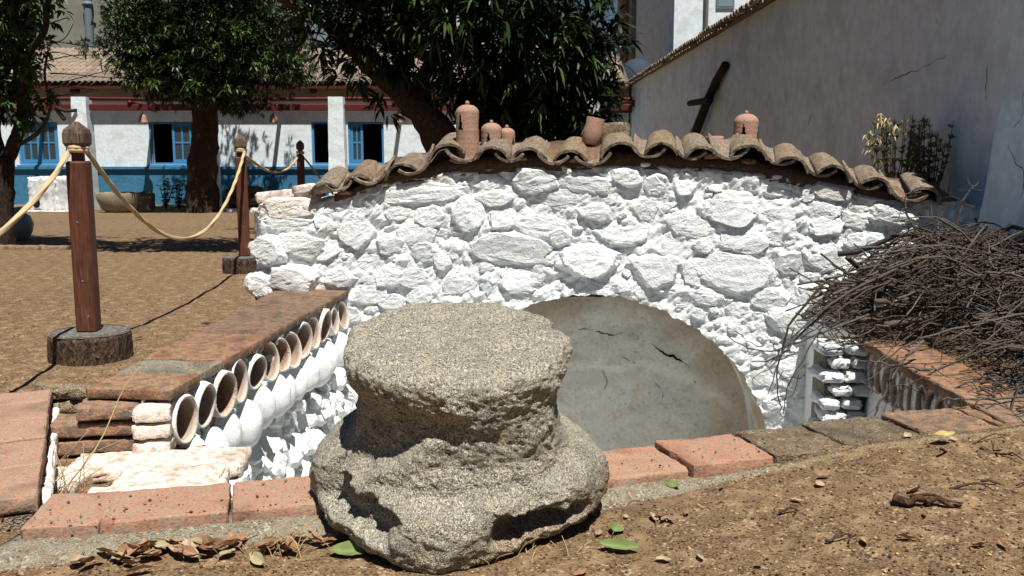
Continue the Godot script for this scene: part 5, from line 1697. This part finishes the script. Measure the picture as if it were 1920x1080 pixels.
func build_pots() -> void:
	var big := solo("clay_lantern", lantern(0.335, 0.071, 0.52, 0.83, 3, 0.47).mesh(), M.terracotta, "tallest terracotta lantern pot with a slit and domed top on the wall tiles", "clay lantern", Transform3D(Basis(Vector3(0, 1, 0), 0.0), wall_at(1.39, 0.945, -0.03)), "clay lanterns on the wall tiles")
	part(big, "knob", knob(0.014).mesh(), M.terracotta, Transform3D(Basis(), Vector3(0, 0.343, 0)))
	var s1 := solo("clay_lantern", lantern(0.19, 0.066, 0.3, 0.66, 4, 0.35).mesh(), M.terracotta, "small round terracotta lantern just right of the tallest one on the tiles", "clay lantern", Transform3D(Basis(), wall_at(1.515, 0.985, -0.22)), "clay lanterns on the wall tiles")
	part(s1, "knob", knob(0.012).mesh(), M.terracotta, Transform3D(Basis(), Vector3(0, 0.195, 0)))
	var s2 := solo("clay_lantern", lantern(0.16, 0.052, 0.3, 0.62, 4, 0.1).mesh(), M.terracotta, "smallest terracotta lantern, half hidden behind a tile beside the small round one", "clay lantern", Transform3D(Basis(), wall_at(1.605, 0.985, -0.30)), "clay lanterns on the wall tiles")
	part(s2, "knob", knob(0.012).mesh(), M.terracotta, Transform3D(Basis(), Vector3(0, 0.166, 0)))
	var s3 := solo("clay_lantern", lantern(0.245, 0.076, 0.36, 0.72, 4, 0.0).mesh(), M.terracotta, "terracotta lantern with several slits standing alone on the right half of the tiles", "clay lantern", Transform3D(Basis(Vector3(0, 1, 0), 0.4), wall_at(3.115, 0.985, -0.34)), "clay lanterns on the wall tiles")
	part(s3, "knob", knob(0.013).mesh(), M.terracotta, Transform3D(Basis(), Vector3(0, 0.25, 0)))
	var j := MB.new()
	j.lathe([Vector2(0.0, 0.0), Vector2(0.06, 0.0), Vector2(0.062, 0.09), Vector2(0.056, 0.13), Vector2(0.058, 0.17), Vector2(0.052, 0.172), Vector2(0.048, 0.13), Vector2(0.05, 0.02)], 30)
	solo("clay_pipe", j.mesh(), M.terracotta, "short open terracotta pipe tilted beside the grey stone block on the tiles", "clay pipe", Transform3D(Basis(Vector3(0, 0, 1), -0.2), wall_at(2.14, 1.035, -0.28)))
	solo("stone_block", worn_box(Vector3(0.19, 0.15, 0.14), 77, 0.02, 0.008, Color(0.8, 0.78, 0.7)), M.old_tile, "lichen grey stone block with sloping sides standing on the middle of the tiles", "stone block", Transform3D(Basis(Vector3(0, 0, 1), 0.03) * Basis.from_scale(Vector3(1, 1, 1)), wall_at(2.29, 1.10, -0.36)))
	solo("broken_brick", worn_box(Vector3(0.1, 0.06, 0.08), 78, 0.01, 0.005), M.terracotta, "broken red brick lying behind the tiles left of the right lantern", "brick", Transform3D(Basis(Vector3(0, 1, 0), 0.2), wall_at(2.925, 1.06, -0.36)))
	var sh := MB.new()
	sh.tube(curve_pts([Vector3(-0.02, 0, 0), Vector3(0.015, 0.0, 0.003), Vector3(0.04, 0.004, 0)], 8), [0.009, 0.012, 0.013, 0.013, 0.012, 0.011, 0.010, 0.008, 0.004], 10)
	solo("pale_pebble", sh.mesh(), M.lime, "pale pebble wedged under the tiles at the top of the white wall", "pebble", Transform3D(Basis(), wall_at(2.47, 0.915, 0.02)))

# ---------------------------------------------------------------- brushwood heap
func stick_mesh(b: MB, a: Vector3, dir: Vector3, l: float, r: float, bend: float, tone: Color, n := 7, sides := 6) -> void:
	var s := dir.cross(Vector3(0.3, 1, 0.2)).normalized()
	var u := dir.cross(s)
	var pts := []
	var ph := rnd(0, 6)
	for i in n + 1:
		var f := float(i) / n - 0.5
		pts.append(a + dir * l * f + s * bend * l * (0.25 - f * f) * cos(ph) + u * bend * l * (sin(f * 7.0 + ph) * 0.25 + (0.25 - f * f) * sin(ph)) + Vector3(rnd(-1, 1), rnd(-1, 1), rnd(-1, 1)) * r * 0.5)
	b.tube(pts, taper(r, r * rnd(0.25, 0.55), n), sides, tone)

func heap_h(x: float, d: float) -> float:
	var e := Vector2((x - 2.32) / 0.70, (d - 4.75) / 0.95)
	var h := 0.51 * maxf(0.0, 1.0 - pow(e.length(), 2.2))
	var e2 := Vector2((x - 2.1) / 0.7, (d - 3.85) / 0.62)
	return maxf(h, 0.17 * maxf(0.0, 1.0 - e2.length_squared())) + 0.1

func build_brush() -> void:
	var root := thing("brushwood_heap", "big heap of dry brown brushwood piled on the right bank against the arched wall", "brushwood", V(2.1, 0.08, 4.5))
	var o := V(2.1, 0.08, 4.5)
	var tones := [Color(0.85, 0.8, 0.77), Color(0.62, 0.58, 0.56), Color(1.2, 1.15, 1.1), Color(0.48, 0.45, 0.44), Color(0.95, 0.84, 0.78), Color(1.9, 1.85, 1.8)]
	var made := 0
	while made < 280:
		var x := rnd(1.84, 2.75)
		var d := rnd(3.55, 5.45)
		if d < 4.35 and x < 2.2:
			continue
		var top := heap_h(x, d)
		if top < 0.115:
			continue
		made += 1
		var y := lerpf(0.1, top, pow(rng.randf(), 0.35))
		var az := rnd(-0.5, 0.7) if rng.randf() < 0.65 else rnd(-1.6, 1.6)
		var dir := Vector3(cos(az), rnd(-0.28, 0.32), -sin(az)).normalized()
		var b := MB.new()
		var l := rnd(0.3, 0.85)
		stick_mesh(b, V(x, y, d) - o, dir, l, rnd(0.003, 0.0072) if made % 11 else rnd(0.012, 0.018), rnd(0.08, 0.4), tones[rng.randi() % 6])
		part(root, "branch", b.mesh(), M.stick)
	# long shoots that stick out over the pit and forward: start, middle, end
	for q in [[[2.0, 0.50, 4.6], [1.6, 0.34, 4.5], [1.3, 0.12, 4.4], [1.19, -0.12, 4.35]], [[1.9, 0.45, 4.6], [1.55, 0.30, 4.5], [1.25, 0.05, 4.4], [1.12, 0.02, 4.4]], [[1.8, 0.40, 4.5], [1.5, 0.25, 4.4], [1.28, -0.05, 4.3], [1.25, -0.2, 4.3]], [[2.2, 0.35, 3.9], [1.75, 0.25, 3.9], [1.52, 0.12, 3.9], [1.5, 0.0, 3.9]], [[2.5, 0.32, 3.7], [2.0, 0.27, 3.7], [1.65, 0.10, 3.75], [1.52, -0.02, 3.8]], [[2.3, 0.5, 5.0], [2.35, 0.75, 5.0], [2.42, 0.84, 5.0]], [[2.2, 0.5, 4.9], [2.05, 0.62, 4.9], [2.0, 0.76, 4.9], [2.08, 0.82, 4.9]], [[2.4, 0.5, 5.0], [2.3, 0.62, 5.0], [2.15, 0.66, 5.0], [1.95, 0.62, 5.05]], [[1.85, 0.33, 4.4], [1.45, 0.16, 4.4], [1.2, 0.05, 4.5], [1.05, 0.10, 4.6]], [[1.7, 0.12, 3.8], [1.55, 0.13, 3.85], [1.40, 0.15, 3.9]], [[1.75, 0.2, 4.0], [1.6, 0.1, 3.9], [1.5, -0.1, 3.85], [1.53, -0.25, 3.85]], [[2.0, 0.13, 3.4], [1.7, 0.13, 3.3], [1.5, 0.14, 3.28]], [[1.62, 0.03, 3.9], [1.55, -0.1, 3.8], [1.6, -0.2, 3.7]], [[1.5, 0.35, 4.6], [1.35, 0.15, 4.6], [1.3, -0.1, 4.6], [1.33, -0.3, 4.6]]]:
		var c := []
		for s in q:
			c.append(V(s[0], s[1], s[2]) - o)
		var l := curve_pts(c, 18)
		var b := MB.new()
		for i in 19:
			l[i] += Vector3(rnd(-1, 1), rnd(-1, 1), rnd(-1, 1)) * 0.006
		b.tube(l, taper(rnd(0.0055, 0.0085), 0.002, 18), 6, tones[rng.randi() % 6])
		for k in 5:
			var i := 6 + k * 2
			stick_mesh(b, l[i] + Vector3(rnd(-0.04, 0.02), rnd(-0.05, 0.03), rnd(-0.03, 0.03)), Vector3(rnd(-1, 0.2), rnd(-0.9, 0.4), rnd(-0.4, 0.5)).normalized(), rnd(0.08, 0.2), 0.003, 0.3, tones[k % 6], 4, 4)
		part(root, "shoot", b.mesh(), M.stick)
	var tw := MB.new()
	var cnt := 0
	while cnt < 2300:
		var x := rnd(1.58, 2.8)
		var d := rnd(3.3, 5.5)
		if d < 4.3 and x < 1.98:
			continue
		var top := heap_h(x, d)
		if top < 0.104:
			continue
		cnt += 1
		var y := lerpf(0.09, top + 0.01, pow(rng.randf(), 0.55))
		var az := rnd(-0.7, 0.9) if rng.randf() < 0.6 else rnd(-1.6, 1.6)
		stick_mesh(tw, V(x, y, d) - o, Vector3(cos(az), rnd(-0.35, 0.35), -sin(az)).normalized(), rnd(0.12, 0.4), rnd(0.0018, 0.005), rnd(0.1, 0.6), tones[rng.randi() % 6] * rnd(0.7, 1.1), 5, 4)
	for k in 380:
		var x := rnd(1.72, 2.75)
		var d := rnd(3.0, 3.7)
		stick_mesh(tw, V(x, 0.10 + rnd(0, 0.035), d) - o, Vector3(rnd(-1, 1), rnd(-0.08, 0.08), rnd(-1, 1)).normalized(), rnd(0.08, 0.3), rnd(0.0015, 0.005), 0.3, tones[rng.randi() % 6], 4, 4)
	var tm := part(root, "twig_tangle", tw.mesh(), M.stick)
	tm.set_meta("kind", "stuff")
	# a broken round log showing at the right edge of the heap
	var lg := MB.new()
	lg.tube(curve_pts([V(2.02, 0.26, 3.75) - o, V(2.1, 0.22, 3.7) - o, V(2.2, 0.15, 3.6) - o], 8), taper(0.035, 0.04, 8), 10, Color(0.8, 0.65, 0.55), 0, 0, true, nz, 0.3)
	part(root, "log", lg.mesh(), M.bark)
	# dry shrubs on the bank behind the tiles, before the shaded wall
	var shrubs := [[2.52, 6.35, 0.52, 0.17, 26, "dry shrub with pale seed tufts behind the tiles, left one of two"], [2.72, 6.3, 0.5, 0.15, 24, "dry shrub with pale seed tufts behind the tiles, nearest the shaded wall"], [1.92, 6.5, 0.22, 0.09, 9, "small brown withered plant behind the tiles, just right of the right lantern"]]
	for q in shrubs:
		var h: float = q[2]
		var base := 0.72
		var sr := thing("dry_shrub", q[5], "shrub", V(q[0], base, q[1]), "dry shrubs behind the wall")
		var stems := MB.new()
		var lv := MB.new()
		for k in q[4]:
			var a := rnd(0, TAU)
			var tip := Vector3(cos(a) * q[3] * rnd(0.2, 1.15), h * rnd(0.6, 1.0), sin(a) * q[3])
			var pts := curve_pts([Vector3(rnd(-0.03, 0.03), -0.12, rnd(-0.03, 0.03)), tip * Vector3(0.75, 0.4, 0.75), tip], 8)
			stems.tube(pts, taper(0.005, 0.002, 8), 4, Color(0.75, 0.62, 0.45))
			for i in 44:
				var f := rnd(0.25, 1.0)
				var p: Vector3 = pts[int(f * 8)]
				var dr := Vector3(rng.randfn() * 0.5, 0.8, rng.randfn() * 0.5).normalized()
				leaf_strip(lv, p, dr, Vector3(rng.randfn(), 0.2, rng.randfn()).normalized(), rnd(0.025, 0.055), rnd(0.008, 0.013), 0.2, [Color(0.16, 0.13, 0.065), Color(0.16, 0.175, 0.07), Color(0.2, 0.155, 0.08), Color(0.12, 0.14, 0.05)][rng.randi() % 4])
			if k % 3 == 0:
				for i in 16:
					leaf_strip(lv, tip + Vector3(rnd(-0.03, 0.03), rnd(-0.05, 0.02), rnd(-0.03, 0.03)), Vector3(rng.randfn(), rng.randfn() * 0.6, rng.randfn()).normalized(), Vector3(0.1, 1, 0.3).normalized(), rnd(0.03, 0.06), 0.008, 0.6, Color(0.5, 0.40, 0.2) * rnd(0.7, 1.2))
		part(sr, "stem", stems.mesh(), M.stick)
		part(sr, "leaves", lv.mesh(), M.dry_leaf).set_meta("kind", "stuff")
	var gs := MB.new()
	for k in 190:
		var x := rnd(1.7, 2.8)
		var p := V(x, 0.66, rnd(6.15, 6.5))
		leaf_strip(gs, p, Vector3(rnd(-0.5, 0.5), 1, rnd(-0.4, 0.4)).normalized(), Vector3(rnd(-1, 1), 0.2, rnd(-1, 1)).normalized(), rnd(0.08, 0.32), 0.004, 0.2, Color(0.24, 0.18, 0.1) * rnd(0.6, 1.3))
	var gso := solo("dry_grass", gs.mesh(), M.dry_leaf, "thin dry grass growing behind the right end of the tiles", "grass")
	gso.set_meta("kind", "stuff")
	var bank := MB.new()
	for i in 41:
		for j in 9:
			var x := lerpf(-1.4, 2.86, i / 40.0)
			var d := lerpf(6.15, 8.6, j / 8.0) - 0.1 * (x + 1.6) * 0.0
			bank.p(V(x, lerpf(lerp_list(TOP, x + 1.66) - 0.02, ground_h(x, d) - 0.05, pow(j / 8.0, 0.8)) + 0.02 * fb(Vector3(x, 0, d), 4.0), d), Color.WHITE)
	for i in 40:
		for j in 8:
			var a0 := i * 9 + j
			bank.quad(a0, a0 + 9, a0 + 10, a0 + 1)
	setting("earth_bank", bank.mesh(), M.dirt)

# ---------------------------------------------------------------- things standing about the yard
func build_yard_things() -> void:
	var wb := thing("white_stone_block", "whitewashed stone block with a round hole standing before the blue window", "stone block", V(-10.7, -0.40, 22.5))
	var bm := worn_box(Vector3(0.86, 0.78, 0.7), 11, 0.05, 0.02, Color.WHITE, 0.05)
	part(wb, "block", bm, M.lime, Transform3D(Basis(Vector3(0, 1, 0), -0.35), Vector3(0, 0.40, 0)))
	var hm := MB.new()
	hm.lathe([Vector2(0.001, 0.0), Vector2(0.09, 0.0), Vector2(0.115, 0.012)], 20)
	part(wb, "hole", hm.mesh(), M.dark, Transform3D(Basis(Vector3(0, 1, 0), -0.35) * Basis(Vector3(1, 0, 0), PI / 2), Vector3(-0.13, 0.20, 0.0) + Basis(Vector3(0, 1, 0), -0.35) * Vector3(0, 0, 0.352)))
	part(wb, "plinth", worn_box(Vector3(1.3, 0.06, 0.9), 12, 0.02, 0.01, Color.WHITE, 0.08), M.lime_worn, Transform3D(Basis(), Vector3(0.05, 0.0, 0.1)))
	var tr := thing("stone_trough", "rounded grey stone trough with a broken rim beside the nearest post, before the house", "trough", V(-8.75, -0.36, 21.5))
	var tb := MB.new()
	var seg := 40
	for i in 7:
		var q: Vector2 = [Vector2(0.30, 0.0), Vector2(0.42, 0.08), Vector2(0.5, 0.25), Vector2(0.54, 0.42), Vector2(0.46, 0.43), Vector2(0.42, 0.3), Vector2(0.05, 0.12)][i]
		for k in seg:
			var a := TAU * k / seg
			var p := Vector3(cos(a) * q.x, q.y, sin(a) * q.x * 0.75)
			tb.p(p + p.normalized() * 0.03 * fb(p, 5.0), Color(0.95, 0.9, 0.82) if i < 5 else Color(0.6, 0.55, 0.5))
	for i in 6:
		for k in seg:
			var a0 := i * seg + k
			var a1 := i * seg + (k + 1) % seg
			tb.quad(a0, a0 + seg, a1 + seg, a1)
	part(tr, "bowl", tb.mesh(), M.granite)
	part(tr, "end_stone", worn_box(Vector3(0.3, 0.44, 0.5), 13, 0.06, 0.02, Color(0.35, 0.34, 0.3), 0.06), M.granite, Transform3D(Basis(Vector3(0, 1, 0), 0.2), Vector3(0.55, 0.22, -0.1)))
	var cp := thing("dark_carved_stone", "dark carved stone capital on a low slab right of the straight tree trunk", "carved stone", V(-6.08, -0.40, 22))
	var cm := MB.new()
	cm.lathe([Vector2(0.0, 0.0), Vector2(0.36, 0.0), Vector2(0.40, 0.06), Vector2(0.5, 0.12), Vector2(0.5, 0.2), Vector2(0.38, 0.26), Vector2(0.42, 0.34), Vector2(0.42, 0.42), Vector2(0.3, 0.46), Vector2(0.0, 0.47)], 28)
	part(cp, "capital", cm.mesh(), M.granite, Transform3D(Basis(Vector3(0, 0, 1), 0.05), Vector3(0, 0.12, 0)))
	M.granite_dark = M.granite.duplicate()
	M.granite_dark.albedo_color = Color(0.42, 0.4, 0.38)
	cp.get_child(0).material_override = M.granite_dark
	part(cp, "slab", worn_box(Vector3(1.5, 0.14, 0.8), 14, 0.03, 0.01, Color.WHITE, 0.1), M.lime_worn, Transform3D(Basis(), Vector3(0.1, 0.05, 0)))
	for q in [[-8.35, 23.2, 0.72, 30, "leafy weed growing against the blue dado beside the stone trough"], [-7.95, 23.0, 0.62, 36, "leafy weed growing against the blue dado nearest the straight tree trunk"]]:
		var pl := thing("leafy_weed", q[4], "plant", V(q[0], -0.4, q[1]), "weeds before the blue dado")
		var st := MB.new()
		var lv := MB.new()
		for k in 7:
			var tip := Vector3(rnd(-0.25, 0.25), q[2] * rnd(0.7, 1.1), rnd(-0.2, 0.2))
			var pts := curve_pts([Vector3.ZERO, tip * Vector3(0.5, 0.5, 0.5), tip], 6)
			st.tube(pts, taper(0.012, 0.004, 6), 4, Color(0.5, 0.45, 0.3))
			for i in q[3]:
				leaf_strip(lv, pts[1 + rng.randi() % 6], Vector3(rng.randfn(), 0.4, rng.randfn()).normalized(), Vector3(rng.randfn() * 0.3, 1, 0.1).normalized(), rnd(0.08, 0.15), 0.05, 0.4, Color(0.03, 0.055, 0.025) * rnd(0.7, 1.3))
		part(pl, "stem", st.mesh(), M.stick)
		part(pl, "leaves", lv.mesh(), M.leaf).set_meta("kind", "stuff")
	var jar := MB.new()
	jar.lathe([Vector2(0.0, 0.0), Vector2(0.10, 0.0), Vector2(0.16, 0.08), Vector2(0.19, 0.17), Vector2(0.17, 0.26), Vector2(0.11, 0.32), Vector2(0.09, 0.36), Vector2(0.11, 0.38), Vector2(0.08, 0.38), Vector2(0.07, 0.32)], 30)
	solo("glazed_jar", jar.mesh(), M.glazed, "grey blue glazed jar on the ground behind the slim tree trunk at the left edge", "jar", Transform3D(Basis(Vector3(0, 0, 1), 0.12), V(-5.62, -0.02, 10.9)))
	# the spout arm over the white block's pillar
	var hk := MB.new()
	hk.tube(curve_pts([V(-10.65, 1.72, 23.2), V(-10.85, 2.0, 23.2), V(-10.6, 1.93, 23.15), V(-10.4, 1.95, 23.3)], 12), taper(0.05, 0.04, 12), 8)
	solo("iron_bracket", hk.mesh(), M.iron, "dark bent bracket fixed beside the left white veranda pillar", "bracket")

# ---------------------------------------------------------------- leaves, sticks and grit on the ground
func curled_leaf(l: float, w: float, curl: float, col: Color, sd: int) -> ArrayMesh:
	var b := MB.new()
	var nl := 10
	var nw := 6
	for i in nl + 1:
		var f := float(i) / nl
		var wid := w * 0.5 * pow(sin(PI * clampf(f * 0.94 + 0.03, 0, 1)), 0.7)
		for j in nw + 1:
			var s := float(j) / nw * 2.0 - 1.0
			var p := Vector3((f - 0.5) * l, 0, s * wid)
			p.y = absf(s) * wid * curl + curl * 0.3 * l * (f - 0.5) * (f - 0.5) * 2.0 + 0.006 * fb(p + Vector3(sd, 0, 0), 30.0)
			var k := 0.85 + 0.3 * fb(p + Vector3(sd, 1, 0), 18.0)
			if j == nw / 2:
				k *= 1.25
			b.p(p, Color(col.r * k, col.g * k, col.b * k))
	for i in nl:
		for j in nw:
			var a0 := i * (nw + 1) + j
			b.quad(a0, a0 + nw + 1, a0 + nw + 2, a0 + 1)
	var pt := []
	for i in 4:
		pt.append(Vector3(-l * 0.5 - i * 0.008, curl * 0.15 * l, 0.001 * i))
	b.tube(pt, [0.002, 0.0015, 0.0015, 0.001], 4, col * 0.7)
	return b.mesh()

func grit_y(x: float, d: float) -> float:  # the height on which grit comes to rest
	var f := d - (2.26 + 0.278 * (x + 1.2))
	if x > -1.24 and x < 1.9 and f > 0.012 and f < 0.23:
		return lerp_list([[-1.24, 0.0655], [0.08, 0.0615], [0.23, 0.053], [0.24, 0.061], [0.535, 0.061], [0.54, 0.077], [0.80, 0.077], [0.81, 0.083], [1.34, 0.091], [1.9, 0.103]], x)
	if x > -1.24 and x < 1.9 and f >= 0.23 and f < 0.4:
		return -9.0
	return ground_h(x, d)

func build_litter() -> void:
	for q in [[-0.40, 2.285, 0.11, 0.046, 0.4, "fresh green leaf lying on the dirt left of the granite capital's foot", 0.15], [0.27, 2.30, 0.1, 0.038, 0.6, "fresh green leaf lying on the dirt right of the granite capital's foot", -0.25], [0.47, 2.70, 0.055, 0.03, 0.3, "small green leaf lying in front of the brick kerb right of the capital", -0.9], [0.275, 2.42, 0.05, 0.04, 0.3, "small dull green leaf behind the larger one right of the capital", 1.2]]:
		solo("green_leaf", curled_leaf(q[2], q[3], q[4], Color(0.17, 0.215, 0.075), int(q[0] * 100)), M.dry_leaf, q[5], "leaf", Transform3D(Basis(Vector3(0, 1, 0), q[6]) * Basis(Vector3(1, 0, 0), 0.45), V(q[0], ground_h(q[0], q[1]) + 0.014, q[1])), "green leaves on the ground")
	solo("pale_leaf", curled_leaf(0.07, 0.03, 0.25, Color(0.45, 0.37, 0.14), 5), M.dry_leaf, "yellow leaf lying on the dirt by the right part of the brick kerb", "leaf", Transform3D(Basis(Vector3(0, 1, 0), 0.2) * Basis(Vector3(1, 0, 0), 0.3), V(1.33, ground_h(1.33, 2.9) + 0.03, 2.86)))
	var hue := ["rust brown", "tan brown", "dark brown", "pale tan", "reddish tan", "yellowish"]
	var kinds := []
	var cols := [Color(0.30, 0.155, 0.08), Color(0.34, 0.22, 0.125), Color(0.2, 0.11, 0.06), Color(0.42, 0.31, 0.2), Color(0.32, 0.18, 0.105), Color(0.38, 0.32, 0.18)]
	for k in 12:
		kinds.append(curled_leaf(rnd(0.042, 0.07), rnd(0.022, 0.038), rnd(0.15, 0.9), cols[k % 6], 30 + k))
	for k in 60:
		var x := rnd(-1.05, -0.3)
		var d := 2.245 + 0.27 * (x + 1.0) - absf(rng.randfn()) * 0.045 - 0.015
		if k < 30 and rng.randf() < 0.6:
			x = rnd(-0.85, -0.55)
			d = 2.25 + 0.27 * (x + 1.0) - rnd(0.0, 0.08)
		var bs := Basis(Vector3(0, 1, 0), rnd(0, TAU)) * Basis(Vector3(1, 0, 0), rnd(-0.7, 0.7)) * Basis(Vector3(0, 0, 1), rnd(-0.4, 0.4))
		solo("dry_leaf", kinds[k % 12], M.dry_leaf, "curled dry %s leaf among the leaves in front of the left brick kerb" % hue[k % 6], "leaf", Transform3D(bs, V(x, ground_h(x, d) + 0.012 + rnd(0, 0.012), d)), "dry leaves along the left kerb")
	for k in 34:
		var x := rnd(0.15, 1.6)
		var d := rnd(2.1, 2.75 + 0.2 * x)
		if k < 6:
			x = 0.42 + rnd(-0.05, 0.05)
			d = 2.5 + rnd(-0.05, 0.05)
		var bs := Basis(Vector3(0, 1, 0), rnd(0, TAU)) * Basis(Vector3(1, 0, 0), rnd(-0.5, 0.5))
		solo("dry_leaf", kinds[k % 12], M.dry_leaf, "small dry %s leaf scattered on the bare dirt right of the granite capital" % hue[k % 6], "leaf", Transform3D(bs * Basis.from_scale(Vector3.ONE * rnd(0.4, 0.85)), V(x, ground_h(x, d) + 0.008, d)), "dry leaves scattered on the right dirt")
	for k in 14:
		var x := lerpf(-1.75, -1.3, rng.randf()) if k < 8 else rnd(-2.2, -1.5)
		var d := 2.95 + rnd(-0.3, 0.4) if k < 8 else rnd(4.9, 5.9)
		var y := ground_h(x, d) if k >= 8 else -0.11
		solo("dry_leaf", kinds[k % 12], M.dry_leaf, ("dry %s leaf fallen on the sunken ledge beside the brick pier" if k < 8 else "dry %s leaf on the yard dirt beside the flat brick coping") % hue[k % 6], "leaf", Transform3D(Basis(Vector3(0, 1, 0), rnd(0, TAU)) * Basis(Vector3(1, 0, 0), rnd(-0.5, 0.5)), V(x, y + 0.012, d)), "dry leaves on the ledge" if k < 8 else "dry leaves on the yard")
	var big := MB.new()
	stick_mesh(big, Vector3(0, 0.016, 0), Vector3(1, 0, 0.24).normalized(), 0.17, 0.013, 0.08, Color(1.1, 0.75, 0.6), 9, 8)
	stick_mesh(big, Vector3(0.03, 0.022, -0.01), Vector3(1, 0.05, 0.75).normalized(), 0.13, 0.005, 0.2, Color(0.8, 0.65, 0.55), 6, 5)
	solo("broken_branch", big.mesh(), M.bark, "short thick broken branch lying on the bare dirt at the right", "branch", Transform3D(Basis(), V(1.09, ground_h(1.09, 2.42), 2.42)))
	for q in [[1.40, 2.60, 0.16, 0.0, "straight thin stick on the dirt at the right edge"], [1.26, 2.52, 0.12, -0.1, "short thin stick lying behind the thick broken branch"], [1.42, 2.86, 0.34, 0.55, "long thin twig lying against the right part of the brick kerb"], [1.48, 2.80, 0.13, -0.9, "forked twig on the dirt near the right edge"], [0.75, 2.48, 0.06, 0.2, "small dark twig on the dirt in the middle of the right ground"], [0.82, 2.27, 0.09, 0.3, "small bent twig on the dirt below the middle of the right ground"]]:
		var s := MB.new()
		stick_mesh(s, Vector3(0, 0.006, 0), Vector3(cos(q[3]), 0, -sin(q[3])), q[2], 0.005, 0.25, Color(0.6, 0.45, 0.38), 7, 5)
		stick_mesh(s, Vector3(q[2] * 0.2, 0.01, 0.01), Vector3(cos(q[3] + 0.7), 0.1, -sin(q[3] + 0.7)), q[2] * 0.4, 0.003, 0.3, Color(0.6, 0.45, 0.38), 4, 4)
		solo("fallen_twig", s.mesh(), M.stick, q[4], "twig", Transform3D(Basis(), V(q[0], ground_h(q[0], q[1]) + 0.002, q[1])), "twigs on the right dirt")
	# pebbles and crumbs of earth, too many to count
	var mm := MultiMesh.new()
	mm.transform_format = MultiMesh.TRANSFORM_3D
	mm.use_colors = true
	mm.mesh = rock(Vector3(1, 0.7, 0.9), 5, 3, 5, 0.4, 0.08)
	var tr := []
	var tint := []
	while tr.size() < 24000:
		var d := 1.9 + 4.6 * pow(rng.randf(), 2.2)
		var x := rnd(-0.62, 0.62) * d
		if (Geometry2D.is_point_in_polygon(Vector2(x, d), pit) and grit_y(x, d) == ground_h(x, d)) or (d > 5.6 and x > -1.7):
			continue
		var s := 0.0016 + 0.009 * pow(rng.randf(), 4.5)
		if grit_y(x, d) < -5.0 or (grit_y(x, d) != ground_h(x, d) and rng.randf() < 0.55):
			continue
		tr.append(Transform3D(Basis(Vector3(0, 1, 0), rnd(0, TAU)) * Basis.from_scale(Vector3.ONE * s), V(x, grit_y(x, d) + s * 0.25, d)))
		var k := rnd(0.35, 1.5)
		var pale := rng.randf() < 0.12
		tint.append(Color(2.3, 2.2, 2.0) if pale else Color(k, k * 0.95, k * 0.9))
	mm.instance_count = tr.size()
	for i in tr.size():
		mm.set_instance_transform(i, tr[i])
		mm.set_instance_color(i, tint[i])
	var gi := MultiMeshInstance3D.new()
	gi.name = "pebbles"
	gi.multimesh = mm
	gi.material_override = M.dirt
	add_child(gi)
	tag(gi, "small pebbles and crumbs of earth strewn over the bare dirt", "pebbles")
	gi.set_meta("kind", "stuff")
	# dry straws: on the ledge and round the capital
	for q in [[-1.45, -0.11, 2.98, 26, 0.34, "thin dry weed with bent yellow stalks on the sunken ledge at the left"], [-0.60, 0.0, 2.30, 10, 0.12, "thin dry stalks growing at the left foot of the granite capital"], [-0.02, 0.0, 2.22, 11, 0.13, "thin dry stalks growing at the front foot of the granite capital"], [0.11, 0.0, 2.30, 8, 0.11, "thin dry stalks growing at the right foot of the granite capital"]]:
		var w := MB.new()
		for k in q[3]:
			var tip: Vector3 = Vector3(rnd(-0.6, 0.8), rnd(0.4, 1.0), rnd(-0.5, 0.4)) * q[4] * rnd(0.4, 1.0)
			var b0 := Vector3(rnd(-0.08, 0.08), -0.01, rnd(-0.05, 0.05))
			w.tube(curve_pts([b0, b0 + tip * Vector3(0.35, 0.6, 0.35), b0 + tip], 6), taper(0.0016, 0.0008, 6), 4, Color(0.45, 0.33, 0.17) * rnd(0.7, 1.2))
		if q[3] > 20:
			w.tube(curve_pts([Vector3(-0.02, 0, 0), Vector3(0.1, 0.16, -0.05), Vector3(0.17, 0.33, -0.1), Vector3(0.24, 0.42, -0.12)], 10), taper(0.003, 0.001, 10), 5, Color(0.55, 0.42, 0.2))
			w.tube(curve_pts([Vector3(-0.05, 0, 0.1), Vector3(0.1, 0.05, 0.15), Vector3(0.25, 0.09, 0.15)], 10), taper(0.0025, 0.001, 10), 5, Color(0.5, 0.38, 0.2))
		solo("dry_weed", w.mesh(), M.dry_leaf, q[5], "weed", Transform3D(Basis(), V(q[0], q[1], q[2])), "dry weeds by the pit")
